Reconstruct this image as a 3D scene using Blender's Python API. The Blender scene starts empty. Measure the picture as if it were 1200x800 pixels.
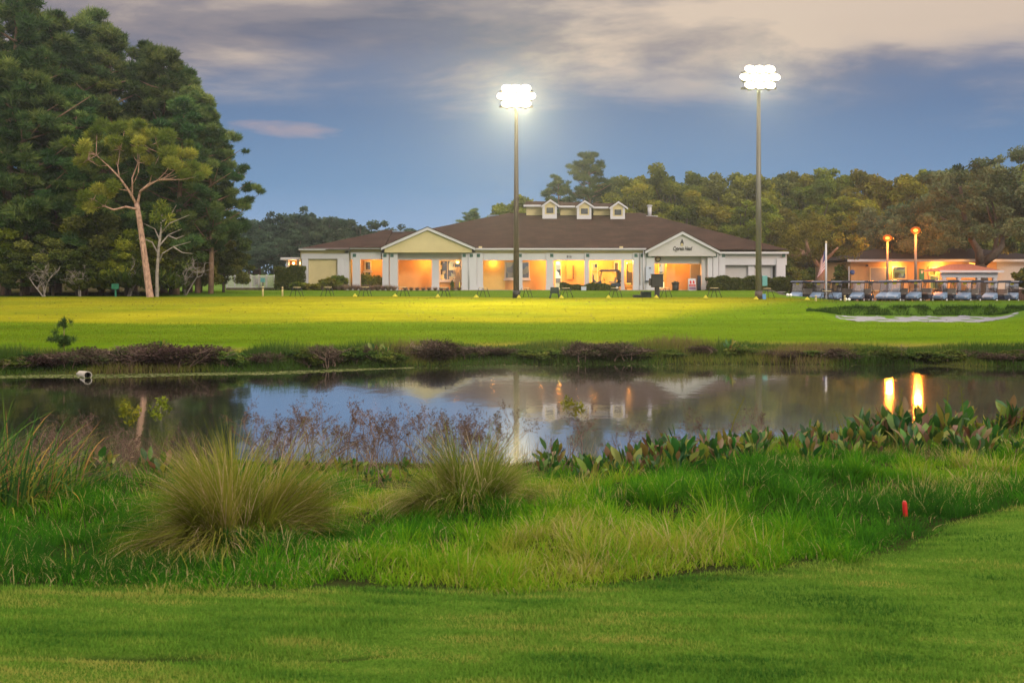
import bpy, math, random
import numpy as np
from mathutils import Vector, Matrix

# ------------------------------------------------------------------ basics
F, HZ, CZ = 1167.0, 335.0, 2.6          # focal length in photo pixels, horizon row, eye height over the pond
R = math.radians
scene = bpy.context.scene
col = scene.collection
rs = np.random.RandomState

def P(px, py, d):
    return Vector(((px - 600) / F * d, d, CZ + (HZ - py) / F * d))
def XX(px, d): return (px - 600) / F * d
def ZZ(py, d): return CZ + (HZ - py) / F * d
def sstep(a, b, v):
    t = np.clip((np.asarray(v, float) - a) / (b - a), 0, 1)
    return t * t * (3 - 2 * t)

ORD = ['', 'first', 'second', 'third', 'fourth', 'fifth', 'sixth', 'seventh', 'eighth', 'ninth', 'tenth', 'eleventh', 'twelfth']
def nth(i):
    if i < len(ORD): return ORD[i]
    suf = 'th' if 10 <= i % 100 <= 20 else {1: 'st', 2: 'nd', 3: 'rd'}.get(i % 10, 'th')
    return '%d%s' % (i, suf)

def tag(o, label=None, cat=None, group=None, kind=None):
    if label: o['label'] = label
    if cat: o['category'] = cat
    if group: o['group'] = group
    if kind: o['kind'] = kind
    return o
def empty(name, loc=(0, 0, 0), rz=0.0):
    o = bpy.data.objects.new(name, None)
    o.location = loc; o.rotation_euler = (0, 0, rz); o.empty_display_size = 0.2
    col.objects.link(o); return o
def kids(o): return [c for c in o.children]
def copy_tree(o, parent=None):
    c = o.copy(); col.objects.link(c)
    if parent is not None: c.parent = parent
    for ch in kids(o): copy_tree(ch, c)
    return c
def obj(name, me, parent=None, loc=None):
    o = bpy.data.objects.new(name, me); col.objects.link(o)
    if parent is not None: o.parent = parent
    if loc is not None: o.location = loc
    return o

def np_mesh(name, V, faces, mat, tint=None, colr=None, smooth=False):
    V = np.asarray(V, np.float32)
    me = bpy.data.meshes.new(name)
    me.vertices.add(len(V)); me.vertices.foreach_set('co', V.ravel())
    faces = [np.asarray(f, np.int32) for f in faces if len(f)]
    loops = np.concatenate([f.ravel() for f in faces])
    tot = np.concatenate([np.full(len(f), f.shape[1], np.int32) for f in faces])
    start = np.concatenate([[0], np.cumsum(tot)[:-1]]).astype(np.int32)
    me.loops.add(len(loops)); me.loops.foreach_set('vertex_index', loops)
    me.polygons.add(len(tot)); me.polygons.foreach_set('loop_start', start)
    if smooth: me.polygons.foreach_set('use_smooth', np.ones(len(tot), bool))
    me.update(calc_edges=True)
    if tint is not None:
        a = me.attributes.new('tint', 'FLOAT', 'POINT'); a.data.foreach_set('value', np.asarray(tint, np.float32))
    if colr is not None:
        a = me.attributes.new('hue', 'FLOAT_COLOR', 'POINT')
        c4 = np.ones((len(V), 4), np.float32); c4[:, :3] = colr
        a.data.foreach_set('color', c4.ravel())
    if mat is not None: me.materials.append(mat)
    return me

class MB:
    """collects simple solids, builds them as ONE mesh"""
    def __init__(s): s.v = []; s.f = []; s.sm = []
    def add(s, vs, fs, smooth=False):
        b = len(s.v); s.v += [tuple(v) for v in vs]
        for f in fs: s.f.append([b + i for i in f]); s.sm.append(smooth)
    def box(s, x0, x1, y0, y1, z0, z1):
        s.add([(x0,y0,z0),(x1,y0,z0),(x1,y1,z0),(x0,y1,z0),(x0,y0,z1),(x1,y0,z1),(x1,y1,z1),(x0,y1,z1)],
              [(0,3,2,1),(4,5,6,7),(0,1,5,4),(1,2,6,5),(2,3,7,6),(3,0,4,7)])
    def pbox(s, px0, px1, py0, py1, d0, d1):      # py0 above py1; front face seen at those photo rows
        s.box(XX(px0, d0), XX(px1, d0), d0, d1, ZZ(py1, d0), ZZ(py0, d0))
    def prism(s, poly, y0, y1, axis='y'):
        n = len(poly)
        if axis == 'y':
            vs = [(a, y0, b) for a, b in poly] + [(a, y1, b) for a, b in poly]
        else:
            vs = [(y0, a, b) for a, b in poly] + [(y1, a, b) for a, b in poly]
        fs = [tuple(range(n)), tuple(range(2*n-1, n-1, -1))]
        for i in range(n):
            j = (i + 1) % n; fs.append((i, i + n, j + n, j))
        s.add(vs, fs)
    def tube(s, pts, rad, n=6, cap=True):
        pts = [Vector(p) for p in pts]
        if not hasattr(rad, '__len__'): rad = [rad] * len(pts)
        rings = []; ref = None
        for i, p in enumerate(pts):
            t = (pts[min(i+1, len(pts)-1)] - pts[max(i-1, 0)])
            if t.length < 1e-9: t = Vector((0,0,1))
            t.normalize()
            if ref is None:
                ref = Vector((1,0,0)) if abs(t.x) < 0.8 else Vector((0,1,0))
            u = (ref - t * ref.dot(t)).normalized(); w = t.cross(u); ref = u
            rings.append([p + (u*math.cos(2*math.pi*k/n) + w*math.sin(2*math.pi*k/n))*rad[i] for k in range(n)])
        vs = [v for r in rings for v in r]; fs = []
        for i in range(len(pts)-1):
            for k in range(n):
                a = i*n+k; b = i*n+(k+1) % n; fs.append((a, b, b+n, a+n))
        if cap:
            fs.append(tuple(range(n-1, -1, -1))); fs.append(tuple((len(pts)-1)*n+k for k in range(n)))
        s.add(vs, fs, n > 5)
    def ball(s, c, r, n=10, m=6, sz=1.0):
        vs = [(c[0], c[1], c[2]-r*sz)]; fs = []
        for i in range(1, m):
            a = -math.pi/2 + math.pi*i/m
            for k in range(n):
                t = 2*math.pi*k/n
                vs.append((c[0]+r*math.cos(a)*math.cos(t), c[1]+r*math.cos(a)*math.sin(t), c[2]+r*sz*math.sin(a)))
        vs.append((c[0], c[1], c[2]+r*sz)); top = len(vs)-1
        for k in range(n): fs.append((0, 1+(k+1) % n, 1+k))
        for i in range(m-2):
            for k in range(n):
                a = 1+i*n+k; b = 1+i*n+(k+1) % n; fs.append((a, b, b+n, a+n))
        b0 = 1+(m-2)*n
        for k in range(n): fs.append((b0+k, b0+(k+1) % n, top))
        s.add(vs, fs, True)
    def mesh(s, name, mat):
        me = bpy.data.meshes.new(name); me.from_pydata(s.v, [], s.f)
        me.polygons.foreach_set('use_smooth', s.sm); me.update()
        if mat: me.materials.append(mat)
        return me
    def build(s, name, mat, parent=None, bevel=0.0, origin=None):
        if origin is not None:
            s.v = [(a-origin[0], b-origin[1], c-origin[2]) for a, b, c in s.v]
        me = s.mesh(name, mat); o = obj(name, me, parent)
        if origin is not None: o.location = origin
        if bevel:
            m = o.modifiers.new('bev', 'BEVEL'); m.width = bevel; m.segments = 2; m.limit_method = 'ANGLE'
        return o

# ------------------------------------------------------------------ materials
def mat_new(name):
    m = bpy.data.materials.new(name); m.use_nodes = True
    nt = m.node_tree; nt.nodes.clear()
    out = nt.nodes.new('ShaderNodeOutputMaterial')
    return m, nt, out
def nd(nt, t, **kw):
    n = nt.nodes.new(t)
    for k, v in kw.items(): setattr(n, k, v)
    return n
def ramp(nt, stops):
    n = nt.nodes.new('ShaderNodeValToRGB'); e = n.color_ramp.elements
    while len(e) > 1: e.remove(e[-1])
    e[0].position = stops[0][0]; e[0].color = (*stops[0][1], 1)
    for p, c in stops[1:]:
        x = e.new(p); x.color = (*c, 1)
    return n
def noise_fac(nt, scale, detail=4, coord='Object', stretch=None, rough=0.55):
    tc = nd(nt, 'ShaderNodeTexCoord'); nz = nd(nt, 'ShaderNodeTexNoise')
    nz.inputs['Scale'].default_value = scale; nz.inputs['Detail'].default_value = detail; nz.inputs['Roughness'].default_value = rough
    src = tc.outputs[coord]
    if stretch:
        mp = nd(nt, 'ShaderNodeMapping'); mp.inputs['Scale'].default_value = stretch
        nt.links.new(src, mp.inputs[0]); src = mp.outputs[0]
    nt.links.new(src, nz.inputs['Vector']); return nz.outputs['Fac']
def paint(name, c, rough=0.6, var=0.15, scale=3.0, metal=0.0, bump=0.0, spec=0.4, stretch=None):
    m, nt, out = mat_new(name)
    b = nd(nt, 'ShaderNodeBsdfPrincipled')
    b.inputs['Roughness'].default_value = rough; b.inputs['Metallic'].default_value = metal
    b.inputs['Specular IOR Level'].default_value = spec
    f = noise_fac(nt, scale, stretch=stretch)
    lo = tuple(x*(1-var) for x in c); hi = tuple(min(1, x*(1+var)) for x in c)
    r = ramp(nt, [(0.3, lo), (0.7, hi)])
    nt.links.new(f, r.inputs[0]); nt.links.new(r.outputs[0], b.inputs['Base Color'])
    if bump:
        bp = nd(nt, 'ShaderNodeBump'); bp.inputs['Strength'].default_value = bump
        nt.links.new(noise_fac(nt, scale*8), bp.inputs['Height']); nt.links.new(bp.outputs[0], b.inputs['Normal'])
    nt.links.new(b.outputs[0], out.inputs[0]); return m
def emit(name, c, s):
    m, nt, out = mat_new(name); e = nd(nt, 'ShaderNodeEmission')
    e.inputs[0].default_value = (*c, 1); e.inputs[1].default_value = s
    nt.links.new(e.outputs[0], out.inputs[0]); return m
def foliage(name, stops, transl=0.3, objvar=0.35, rough=0.7, gloss=0):
    """leaf colour from the per-leaf attribute 'tint', each plant a little different"""
    m, nt, out = mat_new(name)
    at = nd(nt, 'ShaderNodeAttribute', attribute_name='tint')
    r = ramp(nt, stops); nt.links.new(at.outputs['Fac'], r.inputs[0])
    oi = nd(nt, 'ShaderNodeObjectInfo')
    hsv = nd(nt, 'ShaderNodeHueSaturation')
    mr = nd(nt, 'ShaderNodeMapRange'); mr.inputs['To Min'].default_value = 1-objvar; mr.inputs['To Max'].default_value = 1+objvar
    nt.links.new(oi.outputs['Random'], mr.inputs[0]); nt.links.new(mr.outputs[0], hsv.inputs['Value'])
    m2 = nd(nt, 'ShaderNodeMath', operation='MULTIPLY'); m2.inputs[1].default_value = 7.31
    m3 = nd(nt, 'ShaderNodeMath', operation='FRACT'); mr2 = nd(nt, 'ShaderNodeMapRange')
    mr2.inputs['To Min'].default_value = 0.5-0.035; mr2.inputs['To Max'].default_value = 0.5+0.02
    nt.links.new(oi.outputs['Random'], m2.inputs[0]); nt.links.new(m2.outputs[0], m3.inputs[0]); nt.links.new(m3.outputs[0], mr2.inputs[0])
    nt.links.new(mr2.outputs[0], hsv.inputs['Hue'])
    nt.links.new(r.outputs[0], hsv.inputs['Color'])
    d = nd(nt, 'ShaderNodeBsdfDiffuse'); t = nd(nt, 'ShaderNodeBsdfTranslucent'); mx = nd(nt, 'ShaderNodeMixShader')
    mx.inputs[0].default_value = transl
    for n in (d, t): nt.links.new(hsv.outputs[0], n.inputs[0])
    nt.links.new(d.outputs[0], mx.inputs[1]); nt.links.new(t.outputs[0], mx.inputs[2])
    last = mx
    if gloss:
        g = nd(nt, 'ShaderNodeBsdfGlossy'); g.inputs['Roughness'].default_value = 0.45; g.inputs[0].default_value = (0.8, 0.85, 0.9, 1)
        m4 = nd(nt, 'ShaderNodeMixShader'); m4.inputs[0].default_value = gloss
        nt.links.new(mx.outputs[0], m4.inputs[1]); nt.links.new(g.outputs[0], m4.inputs[2]); last = m4
    nt.links.new(last.outputs[0], out.inputs[0]); return m

M = {}
M['white'] = paint('white_paint', (.50, .51, .55), .55, .05, .8)
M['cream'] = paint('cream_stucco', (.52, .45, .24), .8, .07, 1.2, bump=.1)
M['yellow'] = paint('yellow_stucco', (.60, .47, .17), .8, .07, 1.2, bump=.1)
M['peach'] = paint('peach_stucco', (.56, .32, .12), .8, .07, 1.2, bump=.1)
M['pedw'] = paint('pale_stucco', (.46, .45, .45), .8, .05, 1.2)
M['teal'] = paint('green_tile', (.02, .09, .07), .4, .2, 5)
M['trimy'] = paint('buff_trim', (.62, .50, .28), .7, .06, 2)
M['black'] = paint('black_metal', (.012, .013, .014), .45, .2, 6)
M['darkgreen'] = paint('dark_green_plastic', (.012, .03, .026), .5, .2, 6)
M['bronze'] = paint('bronze_pole', (.060, .045, .038), .45, .3, 2.0, stretch=(1, 1, .15))
M['steel'] = paint('galvanised_pole', (.15, .145, .125), .45, .2, 2.0, metal=.3, stretch=(1, 1, .15))
M['tealbox'] = paint('teal_box', (.10, .30, .32), .5, .1, 4)
M['glassdark'] = paint('dark_glass', (.02, .025, .03), .08, .2, 2, spec=.8)
M['door'] = paint('grey_door', (.26, .25, .25), .5, .06, 2)
M['wood'] = paint('weathered_wood', (.24, .17, .10), .8, .25, 6)
M['yellowpost'] = paint('pale_post', (.55, .45, .22), .7, .15, 6)
M['yellowball'] = paint('yellow_ball', (.62, .56, .04), .5, .05, 6)
M['whiteball'] = paint('white_ball', (.8, .8, .78), .4, .03, 6)
M['red'] = paint('red_paint', (.46, .012, .010), .75, .15, 20)
M['navy'] = paint('navy_roof', (.022, .034, .060), .22, .2, 4)
M['cowl'] = paint('pale_blue_paint', (.15, .23, .35), .3, .08, 3, spec=.6)
M['seat'] = paint('beige_vinyl', (.24, .22, .20), .55, .1, 5)
M['rubber'] = paint('rubber', (.012, .012, .012), .8, .2, 8)
M['concrete'] = paint('concrete', (.36, .34, .30), .85, .2, 5, bump=.2)
M['asphalt'] = paint('asphalt', (.055, .055, .055), .9, .2, 3, bump=.2)
M['orangewall'] = paint('tan_wall', (.50, .30, .14), .8, .08, 1.5)
M['tilered'] = paint('terracotta_roof', (.28, .11, .07), .7, .2, 6)
M['bark_pine'] = paint('pine_bark', (.20, .125, .085), .9, .45, 5, bump=.6, stretch=(1, 1, .35))
M['bark_lit'] = paint('floodlit_tone_bark', (.36, .225, .165), .9, .5, 9, bump=.6, stretch=(1, 1, .4))  # warm floodlight on the lone pine's trunk put into the bark colour
M['bark_dark'] = paint('oak_bark', (.085, .065, .05), .9, .4, 4, bump=.6, stretch=(1, 1, .3))
M['bark_grey'] = paint('grey_bark', (.26, .23, .20), .9, .35, 5, bump=.4)
M['twig'] = paint('dry_twig', (.15, .10, .08), .85, .35, 9)
M['twig_grey'] = paint('grey_twig', (.24, .21, .19), .9, .3, 9)
M['blue'] = paint('blue_paint', (.03, .10, .35), .5, .1, 5)
M['signgreen'] = paint('green_sign', (.02, .16, .09), .5, .1, 5)
M['bench'] = paint('orange_wood', (.45, .20, .06), .7, .2, 5)
M['purple'] = paint('plum_panel', (.18, .10, .16), .6, .1, 5)
M['ink'] = paint('black_lettering', (.01, .01, .012), .5, .1, 5)
M['gold'] = paint('tan_emblem', (.45, .38, .2), .6, .1, 5)
M['paper'] = paint('pale_notice', (.42, .47, .58), .6, .08, 9)

def roof_mat(name, c):
    m, nt, out = mat_new(name); b = nd(nt, 'ShaderNodeBsdfPrincipled'); b.inputs['Roughness'].default_value = .9; b.inputs['Specular IOR Level'].default_value = .05
    tc = nd(nt, 'ShaderNodeTexCoord'); br = nd(nt, 'ShaderNodeTexBrick')
    mp = nd(nt, 'ShaderNodeMapping'); mp.inputs['Rotation'].default_value = (R(90), 0, 0)
    nt.links.new(tc.outputs['Object'], mp.inputs[0]); nt.links.new(mp.outputs[0], br.inputs[0])
    br.inputs['Scale'].default_value = 1.0; br.inputs['Brick Width'].default_value = .9; br.inputs['Row Height'].default_value = .14
    br.inputs['Mortar Size'].default_value = .012
    br.inputs['Color1'].default_value = (*c, 1); br.inputs['Color2'].default_value = (*[x*1.35 for x in c], 1); br.inputs['Mortar'].default_value = (*[x*.6 for x in c], 1)
    f = noise_fac(nt, .6, 6); mx = nd(nt, 'ShaderNodeMix', data_type='RGBA', blend_type='MULTIPLY'); mx.inputs[0].default_value = 1
    r = ramp(nt, [(.3, (.7, .7, .72)), (.7, (1.25, 1.2, 1.15))]); nt.links.new(f, r.inputs[0])
    nt.links.new(br.outputs[0], mx.inputs[6]); nt.links.new(r.outputs[0], mx.inputs[7])
    nt.links.new(mx.outputs[2], b.inputs['Base Color']); nt.links.new(b.outputs[0], out.inputs[0]); return m
M['roof'] = roof_mat('brown_shingle', (.034, .0195, .016))
M['roofdark'] = roof_mat('dark_shingle', (.017, .013, .014))

def lit_window(name, c1, c2, s, scale):
    """a lit interior seen through glass: blocky shelves and goods, some bright, some dark"""
    m, nt, out = mat_new(name)
    tc = nd(nt, 'ShaderNodeTexCoord'); v = nd(nt, 'ShaderNodeTexVoronoi', distance='CHEBYCHEV'); v.inputs['Scale'].default_value = scale
    nt.links.new(tc.outputs['Object'], v.inputs['Vector'])
    r = ramp(nt, [(.2, (.03, .02, .01)), (.45, c1), (.62, c2), (.85, (.06, .03, .02))])
    sp = nd(nt, 'ShaderNodeSeparateColor'); nt.links.new(v.outputs['Color'], sp.inputs[0]); nt.links.new(sp.outputs[0], r.inputs[0])
    e = nd(nt, 'ShaderNodeEmission'); e.inputs[1].default_value = s; nt.links.new(r.outputs[0], e.inputs[0])
    g = nd(nt, 'ShaderNodeBsdfGlossy'); g.inputs['Roughness'].default_value = .05
    mx = nd(nt, 'ShaderNodeMixShader'); mx.inputs[0].default_value = .12
    nt.links.new(e.outputs[0], mx.inputs[1]); nt.links.new(g.outputs[0], mx.inputs[2]); nt.links.new(mx.outputs[0], out.inputs[0]); return m
M['litshop'] = lit_window('lit_shop_interior', (.9, .42, .08), (1.0, .72, .25), 1.1, 2.2)
M['litdim'] = lit_window('dim_interior', (.05, .07, .09), (.30, .20, .05), .6, 1.6)
M['litdoor'] = lit_window('bright_doorway', (1.0, .75, .22), (1.0, .9, .5), 1.6, 1.3)
M['lityellow'] = lit_window('yellow_interior', (1.0, .55, .05), (1.0, .70, .12), 1.1, .8)
M['litgreen'] = lit_window('greenish_interior', (.30, .30, .08), (.6, .45, .1), .8, 1.4)
M['flood'] = emit('floodlight_glow', (1.0, .90, .64), 12)
M['sodium'] = emit('sodium_glow', (1.0, .42, .06), 6)
m_, nt_, out_ = mat_new('frosted_globe'); e_ = nd(nt_, 'ShaderNodeEmission'); e_.inputs[0].default_value = (1.0, .17, .008, 1); e_.inputs[1].default_value = 1.0
t_ = nd(nt_, 'ShaderNodeBsdfTransparent'); x_ = nd(nt_, 'ShaderNodeMixShader'); x_.inputs[0].default_value = .5
nt_.links.new(t_.outputs[0], x_.inputs[1]); nt_.links.new(e_.outputs[0], x_.inputs[2]); nt_.links.new(x_.outputs[0], out_.inputs[0]); M['frost'] = m_
M['warmlamp'] = emit('warm_lamp_glow', (1.0, .6, .2), 12)

PINE_DARK = [(0, (.016, .044, .018)), (.45, (.055, .115, .036)), (1, (.21, .27, .07))]
M['pine'] = foliage('pine_needles', PINE_DARK, .2, .3)
M['pine_lit'] = foliage('floodlit_tone_needles', [(0, (.045, .085, .018)), (.5, (.17, .21, .03)), (1, (.44, .40, .07))], .25, .1)  # floodlit look of the crown put into the needle colour
M['leaf_olive'] = foliage('olive_leaves', [(0, (.050, .078, .012)), (.5, (.145, .175, .020)), (1, (.31, .31, .035))], .3, .3)
M['leaf_dark'] = foliage('dark_leaves', [(0, (.020, .044, .014)), (.5, (.070, .115, .028)), (1, (.20, .24, .055))], .25, .35)
M['leaf_far'] = foliage('far_leaves', [(0, (.024, .048, .034)), (.5, (.045, .08, .05)), (1, (.08, .12, .06))], .2, .3)
M['leaf_oak'] = foliage('live_oak_leaves', [(0, (.035, .060, .030)), (.5, (.095, .130, .062)), (1, (.20, .235, .11))], .25, .15)
M['leaf_rust'] = foliage('brown_olive_leaves', [(0, (.055, .058, .014)), (.5, (.14, .14, .026)), (1, (.26, .25, .04))], .3, .3)
M['leaf_hedge'] = foliage('hedge_leaves', [(0, (.025, .045, .010)), (.5, (.06, .095, .018)), (1, (.15, .16, .03))], .25, .15)
M['leaf_bright'] = foliage('yellow_green_leaves', [(0, (.06, .10, .015)), (.5, (.14, .18, .02)), (1, (.28, .26, .04))], .3, .15)
M['shrub_brown'] = foliage('brown_brush', [(0, (.026, .018, .016)), (.45, (.060, .042, .036)), (.72, (.12, .09, .07)), (.8, (.05, .075, .02)), (1, (.07, .10, .025))], .2, .25)
M['shrub_green'] = foliage('bank_leaves', [(0, (.02, .05, .012)), (.5, (.05, .10, .02)), (1, (.12, .15, .03))], .3, .25)
M['dry'] = foliage('dry_plumes', [(0, (.12, .08, .06)), (.5, (.24, .18, .13)), (1, (.36, .29, .20))], .3, .2)
M['rough'] = foliage('long_grass', [(0, (.020, .085, .010)), (.35, (.045, .185, .010)), (.6, (.13, .28, .010)), (.8, (.27, .29, .04)), (1, (.42, .35, .18))], .4, 0, gloss=0)
M['turf'] = foliage('short_turf', [(0, (.030, .105, .015)), (.5, (.105, .235, .026)), (1, (.26, .28, .06))], .3, 0, gloss=0)
M['bankgrass'] = foliage('bank_grass', [(0, (.018, .05, .012)), (.45, (.04, .10, .018)), (.75, (.12, .14, .03)), (1, (.15, .11, .07))], .35, 0, gloss=0)
M['bunch'] = foliage('bunch_grass', [(0, (.055, .085, .012)), (.45, (.135, .180, .020)), (.72, (.25, .235, .055)), (1, (.46, .36, .23))], .3, .06, gloss=0)
M['reed'] = foliage('reed_leaves', [(0, (.012, .055, .018)), (.5, (.04, .13, .03)), (.78, (.11, .20, .03)), (.92, (.34, .26, .05)), (1, (.20, .11, .06))], .3, .1, gloss=0)
M['lily'] = foliage('broad_leaves', [(0, (.015, .06, .012)), (.4, (.035, .12, .016)), (.65, (.10, .21, .03)), (.8, (.20, .21, .03)), (.9, (.13, .075, .03)), (1, (.20, .14, .08))], .3, .12, gloss=.03)
M['weed'] = foliage('leaves', [(0, (.05, .035, .028)), (.6, (.12, .085, .06)), (1, (.22, .17, .11))], .2, .15, gloss=0)  # colour of the dry weeds' seed heads
M['duck'] = foliage('duckweed', [(0, (.05, .075, .015)), (.5, (.11, .13, .04)), (1, (.22, .21, .12))], .1, 0, gloss=0)

# ------------------------------------------------------------------ ground
def near_shore(px): return np.interp(px, [-700, 0, 300, 600, 760, 870, 960, 1050, 1200, 1900], [13.5, 15, 14.8, 14.5, 15.2, 16.6, 17.2, 17.2, 18.3, 21])
def far_shore(px): return np.interp(px, [-900, 0, 300, 480, 600, 900, 1200, 2100], [26, 28.8, 30, 31.8, 33, 33, 32, 31])
def rough_edge(px): return np.interp(px, [-300, 0, 600, 750, 900, 1060, 1110, 1200, 1500], [5.0, 5.2, 5.25, 5.32, 5.45, 5.9, 6.8, 7.6, 10])
def snoise_(x, y, seed, f):
    rng = rs(seed); a = np.zeros_like(x, float)
    for k in range(7):
        th = rng.uniform(0, 2*math.pi); ff = f*rng.uniform(.5, 2.2); ph = rng.uniform(0, 6.28)
        a += np.sin((x*math.cos(th)+y*math.sin(th))*ff+ph)
    return np.clip(.5 + a/7*.95, 0, 1)
def px_of(x, y): return np.clip(600 + F * x / np.maximum(y, 1.0), -2500, 3700)
def gz(x, y):
    x = np.asarray(x, float); y = np.asarray(y, float)
    px = px_of(x, y); ns = near_shore(px); fs = far_shore(px)
    s = y / ns * 14.6
    zn = np.interp(s, [0, 5, 6.5, 8, 10, 12, 14.6, 16.5, 20], [1.0, 1.0, .87, .74, .5, .25, 0, -.5, -.9])
    t = (y - fs) / (45 - fs)
    zf = np.interp(t, [-.6, -.2, 0, .25, 1], [-.9, -.5, 0, .42, .94])
    zl = np.interp(y, [45, 52, 58, 63, 75, 92, 400], [.94, 1.34, 1.63, 1.80, 2.05, 2.2, 2.2])
    zr = np.interp(y, [45, 48, 51, 56, 66, 72, 82, 115, 160], [.94, 1.25, 1.56, 1.69, 1.60, 1.45, 1.15, 1.15, 2.0])
    wr = sstep(900, 1010, px) * sstep(44, 50, y)
    zlot = np.where(y > 70, np.interp(y, [70, 80, 115, 160], [2.0, 1.15, 1.15, 2.0]), zl)
    wl = sstep(905, 935, px) * sstep(70, 74, y)
    zb = zl * (1 - wl) + zlot * wl
    zb = zb * (1 - wr) + zr * wr
    zb = zb + 2.1 * sstep(95, 150, y) * sstep(-14, -32, x)
    wb = sstep(948, 990, px) * (1 - sstep(1165, 1215, px))
    edge = 50.6 + .25*np.sin(x*2.1) + .15*np.sin(x*5.3+1)
    bunk = np.interp(y, [45.4, 46.4, 49, 50], [.94, .86, 1.0, 1.14])
    inb = sstep(45.4, 45.8, y) * (1 - sstep(edge-.35, edge+.15, y)) * wb
    zb = zb * (1 - inb) + np.minimum(bunk, zb) * inb
    z = np.where(y < 22, zn, np.where(y < 45, zf, zb))
    z = z + .012*np.sin(x*1.7+y*.9)*np.sin(y*1.3) * (y < 13) + .03*np.sin(x*.31+1)*np.sin(y*.37)*(y > 40)
    z = z + (.11*np.sin(x*1.9+.6*y)*np.sin(y*1.35+.8*x+1)+.06*np.sin(x*4.1+2*y)*np.sin(y*3.3-1.2*x))*sstep(.25, 1.2, y-rough_edge(px))*(1-sstep(10.5, 13, y))
    z = z - .05*np.exp(-((y-4.36-.03*np.sin(x*2)-.02*x)/.045)**2)*(1-sstep(300, 520, px))*(y > 3)
    return z
def G(px, d, dz=0.0):
    x = XX(px, d); return Vector((x, d, float(gz(x, d)) + dz))

ys = np.concatenate([np.arange(-12, 2, 1.0), np.arange(2, 4, .2), np.arange(4, 4.8, .035), np.arange(4.8, 20, .2), np.arange(20, 28, .8), np.arange(28, 44, .35), np.arange(44, 53, .15), np.arange(53, 110, .7), np.geomspace(110, 460, 26)])
base = np.concatenate([np.arange(0, 12, .25), np.arange(12, 48, .5), np.geomspace(48, 430, 30)])
xs = np.concatenate([-base[:0:-1], base])
gx, gy = np.meshgrid(xs, ys); gzv = gz(gx, gy)
V = np.stack([gx.ravel(), gy.ravel(), gzv.ravel()], 1)
nx, ny = len(xs), len(ys)
ii = (np.arange(ny-1)[:, None]*nx + np.arange(nx-1)[None, :]).ravel()
Q = np.stack([ii, ii+1, ii+nx+1, ii+nx], 1)
px = px_of(V[:, 0], V[:, 1]); yy = V[:, 1]
c_turf = np.array([.085, .180, .022]); c_soil = np.array([.030, .038, .014]); c_slope = np.array([.080, .150, .006])
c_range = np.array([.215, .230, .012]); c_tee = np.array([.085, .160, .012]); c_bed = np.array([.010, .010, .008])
c_olive = np.array([.16, .16, .03]); c_far = np.array([.085, .15, .028]); c_litter = np.array([.05, .045, .022])
colr = np.zeros((len(V), 3))
def lay(mask, c):
    global colr
    colr = colr*(1-mask[:, None]) + c[None, :]*mask[:, None]
colr[:] = c_turf
lay(sstep(-.1, .25, yy-rough_edge(px)), c_soil)
lay((np.abs(yy-4.36-.03*np.sin(V[:, 0]*2)-.02*V[:, 0]) < .03).astype(float)*(px < 450), c_soil)  # soil in the groove; its shadow line is put into the colour
lay((yy > 20).astype(float), c_soil)
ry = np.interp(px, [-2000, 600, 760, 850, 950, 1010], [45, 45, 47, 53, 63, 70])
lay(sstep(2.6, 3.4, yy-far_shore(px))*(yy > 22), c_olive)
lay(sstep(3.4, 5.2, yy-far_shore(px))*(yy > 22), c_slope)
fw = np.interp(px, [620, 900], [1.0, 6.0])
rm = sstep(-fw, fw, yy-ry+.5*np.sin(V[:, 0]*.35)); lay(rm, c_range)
lay(rm*.45*sstep(.5, .75, snoise_(V[:, 0]*.35, yy*.9, 88, .8)), np.array([.13, .19, .012]))
ty = np.interp(px, [-2000, 190, 320, 900, 960], [66, 66, 68, 64, 63])
lay(sstep(-.5, .5, yy-ty), c_tee)
lay(sstep(93, 96, yy), c_far)
lay(sstep(46, 50, yy)*sstep(950, 1000, px), np.array([.06, .13, .016]))
lay(sstep(67, 69, yy)*(1-sstep(180, 200, px)), c_litter)
lay((V[:, 2] < -.04).astype(float)*(yy > 10), c_bed)
mg, nt, out = mat_new('ground_grass')
b = nd(nt, 'ShaderNodeBsdfPrincipled'); b.inputs['Roughness'].default_value = .9; b.inputs['Specular IOR Level'].default_value = 0.0
at = nd(nt, 'ShaderNodeAttribute', attribute_name='hue')
f1 = noise_fac(nt, .35, 5, stretch=(.5, 1.6, 1)); f2 = noise_fac(nt, 5.0, 8, stretch=(.45, 1.7, 1), rough=.8); f3 = noise_fac(nt, 60, 4, rough=.75)
r1 = ramp(nt, [(.3, (.74, .78, .75)), (.7, (1.25, 1.18, 1.2))]); r2 = ramp(nt, [(.3, (.6, .66, .6)), (.5, (1, 1, 1)), (.75, (1.4, 1.28, 1.4))]); r3 = ramp(nt, [(.3, (.6, .65, .6)), (.7, (1.4, 1.3, 1.3))])
cur = at.outputs['Color']
for f, r in ((f1, r1), (f2, r2), (f3, r3)):
    nt.links.new(f, r.inputs[0]); mx = nd(nt, 'ShaderNodeMix', data_type='RGBA', blend_type='MULTIPLY'); mx.inputs[0].default_value = 1
    nt.links.new(cur, mx.inputs[6]); nt.links.new(r.outputs[0], mx.inputs[7]); cur = mx.outputs[2]
nt.links.new(cur, b.inputs['Base Color'])
bp = nd(nt, 'ShaderNodeBump'); bp.inputs['Strength'].default_value = .8; bp.inputs['Distance'].default_value = .10
nt.links.new(f2, bp.inputs['Height']); nt.links.new(bp.outputs[0], b.inputs['Normal'])
nt.links.new(b.outputs[0], out.inputs[0])
tag(obj('ground', np_mesh('ground', V, [Q], mg, colr=colr, smooth=True)), kind='structure')

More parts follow.
